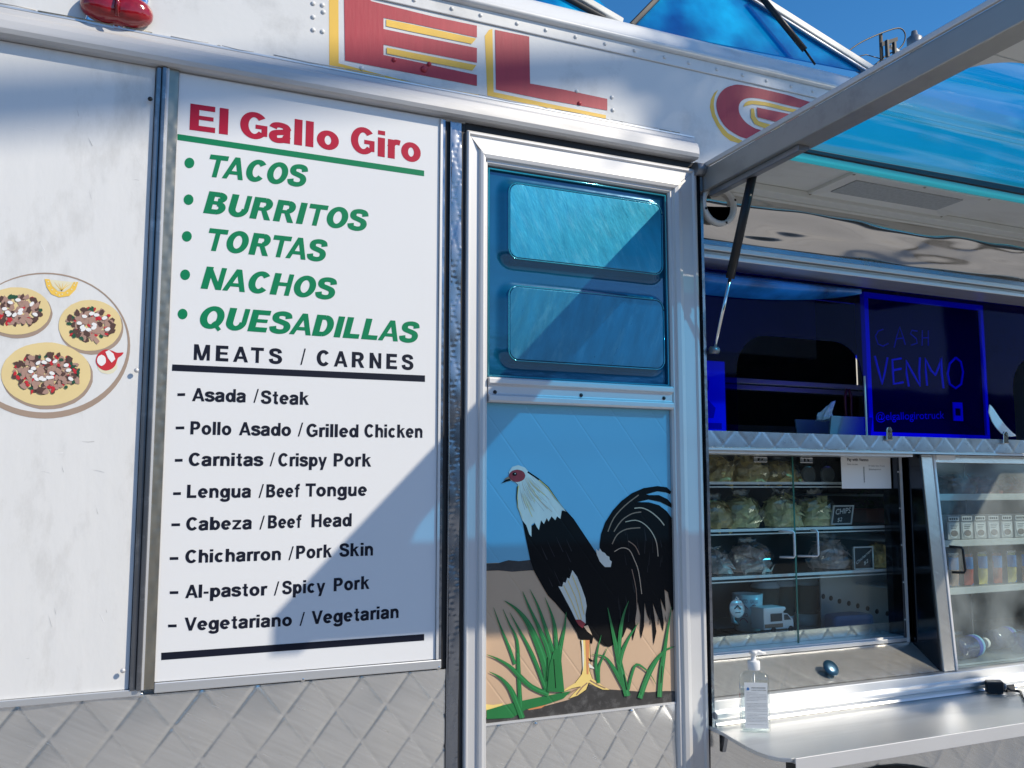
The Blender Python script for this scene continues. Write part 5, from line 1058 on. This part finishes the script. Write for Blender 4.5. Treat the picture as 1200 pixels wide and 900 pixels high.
hand([[(375,180),(345,190),(330,220),(345,265),(375,278),(405,262)],[(440,285),(455,220),(472,165),(490,220),(505,270)],[(450,235),(495,230)],[(575,190),(545,185),(535,205),(570,235),(575,260),(540,272)],[(605,185),(603,275)],[(640,185),(640,275)],[(604,230),(640,228)]], .0020, 'chalk_faint')
q = MB(); A_ = W(960+335/5, 350+712/5, Y); B_ = W(960+735/5, 350+702/5, Y)
text_on(q, '@elgallogirotruck', (A_.x, A_.z), (B_.x, B_.z), .022, lambda u, v: (u, Y+.0012, v), 'chalk'); q.build('chalk_writing', cb, norm=False)
p = W(960+812/5, 350+662/5, Y); q = MB()
for r0 in ((-.020,-.012),(.012,.020)): q.box(p.x+r0[0], p.x+r0[1], Y-.0015, Y+.0015, p.z-.028, p.z+.028, 'chalk')
for r0 in ((-.028,-.012),(.010,.028)): q.box(p.x-.0119, p.x+.0119, Y-.0015, Y+.0015, p.z+r0[0], p.z+r0[1], 'chalk')
q.build('phone_drawing', cb)
# picture behind the visor, left
Y2 = .16; a = W(826, 500, Y2); c_ = W(849, 424, Y2); pic = empty('poster', (a.x, Y2, 1.859), 'small framed poster of a cook behind the visor beside the door jamb', 'poster')
q = MB(); q.box(1.338, c_.x, Y2, Y2+.004, 1.859, c_.z, 'paper'); q.build('poster_sheet', pic)
dr = mat('poster_ink', (.25,.25,.3), .6)
q = MB(); w_ = c_.x-1.338; h_ = c_.z-1.859
def pp(u, v): return (1.338+w_*u, 1.859+h_*v)
for poly in (ell(.55,.52,.14,.07,14),): q.py([pp(*t) for t in poly], Y2-.0008, Y2-.0002, dr)
q.py([pp(*t) for t in ((.35,.20),(.30,.36),(.42,.46),(.68,.46),(.82,.34),(.78,.20))], Y2-.0008, Y2-.0002, dr); q.py([pp(*t) for t in ((.38,.58),(.36,.72),(.50,.76),(.72,.72),(.70,.58))], Y2-.0008, Y2-.0002, dr)
q.py([pp(*t) for t in ((.08,.05),(.08,.13),(.92,.13),(.92,.05))], Y2-.0008, Y2-.0002, dr); q.py([pp(*t) for t in ((.10,.80),(.10,.94),(.16,.94),(.16,.80))], Y2-.0008, Y2-.0002, dr); q.build('poster_print', pic)
# grey tub with tissues and tongs on interior counter
Y = .19; a = W(963, 505, Y); c_ = W(1010, 490, Y); zi = 1.8585
tub = MB(); gt = mat('grey_plastic', (.20,.22,.25), .5); zt_ = W(980, 489, Y).z
tub.px([(Y-.03,zi),(Y+.10,zi),(Y+.11,zt_),(Y+.104,zt_),(Y+.095,zi+.005),(Y-.025,zi+.005),(Y-.034,zt_),(Y-.040,zt_)], a.x, c_.x, gt); tb = tub.build('plastic_tub', None, bevel=.002, loc=((a.x+c_.x)/2, Y, zi), label='grey plastic tub on the ledge inside the arched opening', category='tub')
q = MB(); tx = W(972, 485, Y).x
def tis(u, v):
    t = 2*math.pi*u; r = .024*(1-v)+.003; n_ = noise.noise(Vector((math.cos(t)*2, math.sin(t)*2, v*4)))
    return (tx+(r*math.cos(t)+.034*v*v)*(1+.5*n_), Y+.02+r*math.sin(t)*(1+.5*n_), zt_-.008+.055*v**1.3+.01*n_)
q.grid(18, 8, tis, 'paper', smooth=False); q.build('paper_tissue', None, loc=(tx, Y+.02, zt_-.008), label='crumpled white tissue poking out of the grey tub', category='tissue')
tg2 = empty('tongs', (W(996,475,Y).x, Y+.03, zi+.01), 'dark red handled tongs standing in the grey tub', 'tongs'); tc = W(994, 470, Y+.03)
for s in (-1, 1):
    q = MB(); q.tube([(tc.x, Y+.03, zi+.01),(tc.x+.010*s,Y+.03,zi+.06),(tc.x+.012*s,Y+.03,tc.z+.01),(tc.x+.004*s,Y+.03,tc.z+.035)], .004, mat('red_grip%d' % s, (.14,.01,.012), .4), 8); q.build('tong_arm', tg2)
# pale blade-shaped card leaning at the right pass-through
Yk = .05; q = MB(); q.py(XZ(smooth_line([(1160,474),(1164,478),(1172,490),(1180,500),(1187,507),(1191,511),(1179,511),(1170,504),(1163,494),(1159,483)], 2), Yk), Yk, Yk+.003, 'paper'); kp = W(1178, 510, Yk)
q.build('leaf_card', None, bevel=.0006, loc=(kp.x, Yk, 1.853), label='pale leaf-shaped blade leaning on ledge at right of the chalkboard', category='card')
# tray with bright highlight behind arch
# ---- on the counter
c = WZ(893, 859, 1.178); zc = 1.1785
sa_ = empty('sanitizer_bottle', (c.x, c.y+.02, zc), 'clear pump bottle of hand sanitizer with white label on counter', 'pump bottle')
bw, bd, bh = .0315, .020, .128; cx_, cy_ = c.x, c.y+.022; rz = R(-30)
def rot(x, y): return (cx_+x*math.cos(rz)-y*math.sin(rz), cy_+x*math.sin(rz)+y*math.cos(rz))
def rr2(w, d, r): return [rot(x, y) for x, y in [(px_, py_) for px_, py_ in rrect(-w, w, -d, d, r, 5)]]
q = MB(); lv = []
for w, d, z in ((bw-.002,bd-.002,0),(bw,bd,.003),(bw,bd,bh-.018),(bw*.93,bd*.93,bh-.008),(bw*.7,bd*.75,bh-.002),(.011,.011,bh),(.011,.011,bh+.006)):
    pts = rr2(w, d, min(w, d)*.55); lv.append([q.bm.verts.new((x, y, zc+z)) for x, y in pts])
n = len(lv[0]); q.faces([q.bm.faces.new((A_[i], A_[(i+1) % n], B_[(i+1) % n], B_[i])) for A_, B_ in zip(lv, lv[1:]) for i in range(n)], 'clear', True); q.faces([q.bm.faces.new(lv[0][::-1]), q.bm.faces.new(lv[-1])], 'clear'); q.build('bottle_body', sa_)
q = MB(); pts = rr2(bw-.003, bd-.003, .009); q.pz(pts, zc+.004, zc+bh*.72, sheet('gel', (.88,.93,.95), .03, .1)); q.build('gel', sa_)
q = MB(); q.lathe([(.0135,0),(.0140,.001),(.0140,.018),(.0125,.020),(.006,.021),(.006,.034),(.009,.035),(.009,.041),(0,.043)], (cx_, cy_, zc+bh+.004), (0,0,1), 'mugw', 20); q.build('pump_head', sa_)
q = MB(); q.tube([(cx_-.006, cy_, zc+bh+.042),(cx_+.012,cy_-.004,zc+bh+.043),(cx_+.028,cy_-.008,zc+bh+.038)], .0042, 'mugw', 10, taper=[1.2,1,.7]); q.build('pump_spout', sa_)
q = MB(); q.tube([(cx_,cy_,zc+.01),(cx_,cy_,zc+bh)], .002, 'mugw', 6); q.build('dip_tube', sa_)
def face(u, v, side): # side 0: front (towards camera right), 1: left side
    if side == 0: x, y = rot(-bw*.80+1.6*bw*u, -bd-.0006)
    else: x, y = rot(-bw-.0006, bd*.7-1.4*bd*u)
    return (x, y, zc+.010+(bh-.030)*v)
q = MB(); v_ = [q.bm.verts.new(face(*t, 0)) for t in ((0,0),(1,0),(1,1),(0,1))]; q.faces([q.bm.faces.new(v_)], 'paper'); lb = q.build('label_sheet', sa_)
def lab_text(s, u0, u1, v, h, m, side, name='label_print', bold=0):
    q = MB()
    def f(a, bb):
        x, y, z = face(u0+(u1-u0)*a, v+bb*h, side); nx, ny = rot(0, -1) if side == 0 else rot(-1, 0); return (x+(nx-cx_)*.0004, y+(ny-cy_)*.0004, z)
    text_on(q, s, (0,0), (1,0), 1, f, m, offset=bold); q.build(name, lb, norm=False)
DB = mat('label_blue', (.03,.18,.5), .4)
lab_text('ADVANCED', .30, .92, .87, .028, 'ink', 0, bold=.01); lab_text('HAND SANITIZER', .30, .95, .82, .022, 'ink', 0)
rl = random.Random(4)
for k in range(22):
    v = .765-.033*k
    if k % 7 == 6: continue
    lab_text(''.join(rl.choice('aeinrstlocmdu ') for _ in range(26)), .08, .95 if k % 5 else .6, v, .013, 'ink', 0, bold=.0)
def drop(u, v, side, s, m):
    q = MB(); pts = [(0,1.5),(.5,.5),(.62,0),(.45,-.5),(0,-.7),(-.45,-.5),(-.62,0),(-.5,.5)]; nx, ny = rot(0, -1) if side == 0 else rot(-1, 0)
    vs = []
    for a, bb in pts: x, y, z = face(u+a*s, v+bb*s*.35, side); vs.append(q.bm.verts.new((x+(nx-cx_)*.0005, y+(ny-cy_)*.0005, z)))
    q.faces([q.bm.faces.new(vs)], m); q.build('label_print', lb)
drop(.16, .85, 0, .10, DB); drop(.5, .86, 1, .22, DB); drop(.5, .66, 1, .22, 'letter_red'); drop(.4, .36, 1, .28, DB); drop(.5, .20, 1, .25, mat('label_cyan', (.02,.4,.6), .4))
lab_text('CLEAN', .3, 1.0, .45, .03, 'ink', 1); lab_text('GEL', .3, .8, .38, .03, 'ink', 1)
# plug adaptor with cord on the counter
c = WZ(1163, 812, 1.178); pl = empty('power_plug', (c.x, c.y, 1.178), 'black square power plug with cord lying on the counter at right', 'plug')
q = MB(); q.hexa([Vector((c.x, c.y, 1.180))+Vector(v) for v in ((-.030,-.010,0),(.006,-.030,0),(.030,-.002,0),(-.006,.018,0),(-.028,-.010,.030),(.008,-.030,.030),(.032,-.002,.030),(-.004,.018,.030))], 'black'); q.build('plug_body', pl, bevel=.003)
q = MB(); q.lathe([(.009,0),(.009,.006),(.006,.008),(0,.008)], (c.x+.018, c.y-.018, 1.196), (.8,-.6,0), 'grey_dark', 12); q.build('strain_relief', pl)
q = MB(); e_ = WZ(1200, 826, 1.183); q.tube([(c.x+.020,c.y-.020,1.196),(c.x+.034,c.y-.030,1.188),(c.x+.06,c.y-.036,1.183),(e_.x+.01,e_.y,1.183),(e_.x+.25,e_.y+.03,1.183),(e_.x+.5,e_.y-.02,1.183)], .0035, 'rubber', 8); q.build('cord', pl)
c = WZ(1152, 797, 1.192); q = MB(); q.box(c.x-.035, c.x+.03, -.045, -.030, 1.1785, 1.186, 'chrome'); q.box(c.x-.02, c.x+.012, -.052, -.0455, 1.1785, 1.196, 'black'); q.build('latch', None, bevel=.002, loc=(c.x,-.04,1.1785), label='small metal latch with black tab beside the plug on counter', category='latch')

# ---------------------------------------------------------------- behind the truck
b0 = W(1036, 70, 17); PX = b0.x
pole = empty('utility_pole', (PX, 17, 0), 'utility pole top with crossarms and looping wire behind the truck roof', 'utility pole')
wd2 = mat('weathered_wood', (.10,.085,.07), .8, var=.3, vscale=8, stretch=(1,1,.1)); TZ = W(1028, 40, 17).z
q = MB(); q.tube([(PX-.12,17,0),(PX-.09,17,TZ+.05)], .11, wd2, 12, taper=[1,.45]); q.build('pole_shaft', pole)
q = MB(); q.hexa([Vector(v) for v in ((PX-.27,16.8,TZ-.46),(PX+.25,16.7,TZ-.24),(PX+.25,16.8,TZ-.24),(PX-.27,16.9,TZ-.46),(PX-.27,16.8,TZ-.34),(PX+.25,16.7,TZ-.12),(PX+.25,16.8,TZ-.12),(PX-.27,16.9,TZ-.34))], 'black'); q.build('crossarm', pole)
q = MB(); q.hexa([Vector(v) for v in ((PX+.05,16.75,TZ-.44),(PX+.45,16.75,TZ-.58),(PX+.45,16.85,TZ-.58),(PX+.05,16.85,TZ-.44),(PX+.05,16.75,TZ-.36),(PX+.45,16.75,TZ-.50),(PX+.45,16.85,TZ-.50),(PX+.05,16.85,TZ-.36))], 'old_white'); q.build('crossarm', pole)
for dx in (-.24,.04): q = MB(); q.box(PX+dx-.035, PX+dx+.035, 16.6, 16.7, TZ-.85, TZ-.35, 'black'); q.build('bracket', pole)
q = MB(); q.lathe([(.18,0),(.22,.12),(.22,.4),(.10,.5),(.08,.62),(0,.64)], (W(1072,52,17).x, 17, W(1072,60,17).z), (0,0,1), 'grey_dark', 14); q.build('transformer', pole)
wp_ = [(985,68),(1005,52),(1030,40),(1052,33),(1060,38),(1060,48),(1053,58),(1040,64),(1028,74),(1020,80)]
q = MB(); q.tube([W(x, y, 16.9) for x, y in smooth_line(wp_, 4)], .022, 'black', 6); q.build('wire', pole)
q = MB(); q.tube([W(x, y, 16.95) for x, y in ((990,70),(1015,64),(1036,70),(1060,64))], .015, 'black', 6); q.build('wire', pole)
bd_ = empty('building', (10, 14, 0), 'cream building behind the truck glimpsed through its rear window', 'building')
q = MB(); q.box(4, 24, 10, 18, 0, 4.2, 'pcream'); q.build('wall', bd_)
q = MB(); q.box(3.8, 24.2, 9.8, 18.2, 4.2, 4.45, 'roof'); q.build('flat_roof', bd_)

# across the lot, what the steel and the glass mirror
br = mat('brown_stucco', (.16,.125,.10), .8, var=.25, vscale=2); wg = mat('window_glass_dark', (.02,.025,.03), .1)
sb = empty('shop_building', (2, -19, 0), 'low brown shop building across the car park facing the truck', 'building')
q = MB(); q.box(-34, 40, -27, -19, 0, 4.4, br); q.build('wall', sb)
q = MB(); q.box(-34.3, 40.3, -27.3, -18.6, 4.4, 4.8, 'dark_in'); q.build('flat_roof', sb)
w0 = None
for k in range(14):
    if w0 is None: q = MB(); q.box(-30, -27, -18.99, -18.95, .8, 3.4, wg); w0 = q.build('window', sb)
    else: shift_copy(w0, dx=5*k)
# street tree whose leaves dapple the right end of the truck with soft shade
lf = mat('tree_leaf', (.05,.10,.025), .6, var=.4, vscale=9)
S8 = SUN*7.2; tc = Vector((2.75, 0, 2.9))+S8
tree = empty('street_tree', (tc.x+.5, tc.y-.3, 0), 'leafy street tree beside the right end of the truck', 'tree')
bk = mat('bark', (.09,.07,.05), .9, bump=.5)
q = MB(); q.tube([(tc.x+.5,tc.y-.3,0),(tc.x+.35,tc.y-.2,2.2),(tc.x+.1,tc.y,4.4),(tc.x,tc.y,tc.z+.4)], .15, bk, 10, taper=[1.2,.9,.55,.2]); q.build('trunk', tree)
rt_ = random.Random(11); q = MB(); clumps = []
for k in range(30):
    while True:
        v = Vector((rt_.uniform(-1,1), rt_.uniform(-1,1), rt_.uniform(-1,1)))
        if v.length < 1: break
    cc = (Vector((2.80+v.x*1.50, 0, 2.76+v.z*.24)) if k < 24 else Vector((2.15+v.x*.55, 0, 1.08+v.z*.10)))+SUN*(7.2+v.y*.9); clumps.append(cc); r = rt_.uniform(.14,.24) if k < 24 else .08
    for j in range(46):
        d = Vector((rt_.gauss(0,1), rt_.gauss(0,1), rt_.gauss(0,1))).normalized()*r*rt_.random()**.4; a = Vector((rt_.gauss(0,1), rt_.gauss(0,1), rt_.gauss(0,1))).normalized()*.055; b_ = a.orthogonal().normalized()*.026; p_ = cc+d
        q.faces([q.bm.faces.new([q.bm.verts.new(x) for x in (p_-a, p_+b_, p_+a, p_-b_)])], lf)
q.build('crown', tree, norm=False)
q = MB()
for k, cc in enumerate(clumps[:18]): q.tube([(tc.x+.1,tc.y,tc.z-1.2+.08*k), ((tc.x+cc.x)/2,(tc.y+cc.y)/2,(tc.z-.5+cc.z)/2), tuple(cc)], .03, bk, 5, taper=[1,.6,.2])
q.build('limbs', tree)
# unseen cable bundle, added so its blurred shadow crosses the top of the truck
A_ = W(-60,125)+SUN*8.5; B_ = W(900,70)+SUN*8.5; d = (B_-A_)
q = MB(); q.tube([A_-d*6, A_-d*2, A_, B_, B_+d*2, B_+d*6], .045, 'rubber', 8); q.build('shade_cable', None, loc=tuple(A_), label='unseen cable bundle added to shade the top of the truck', category='cable')
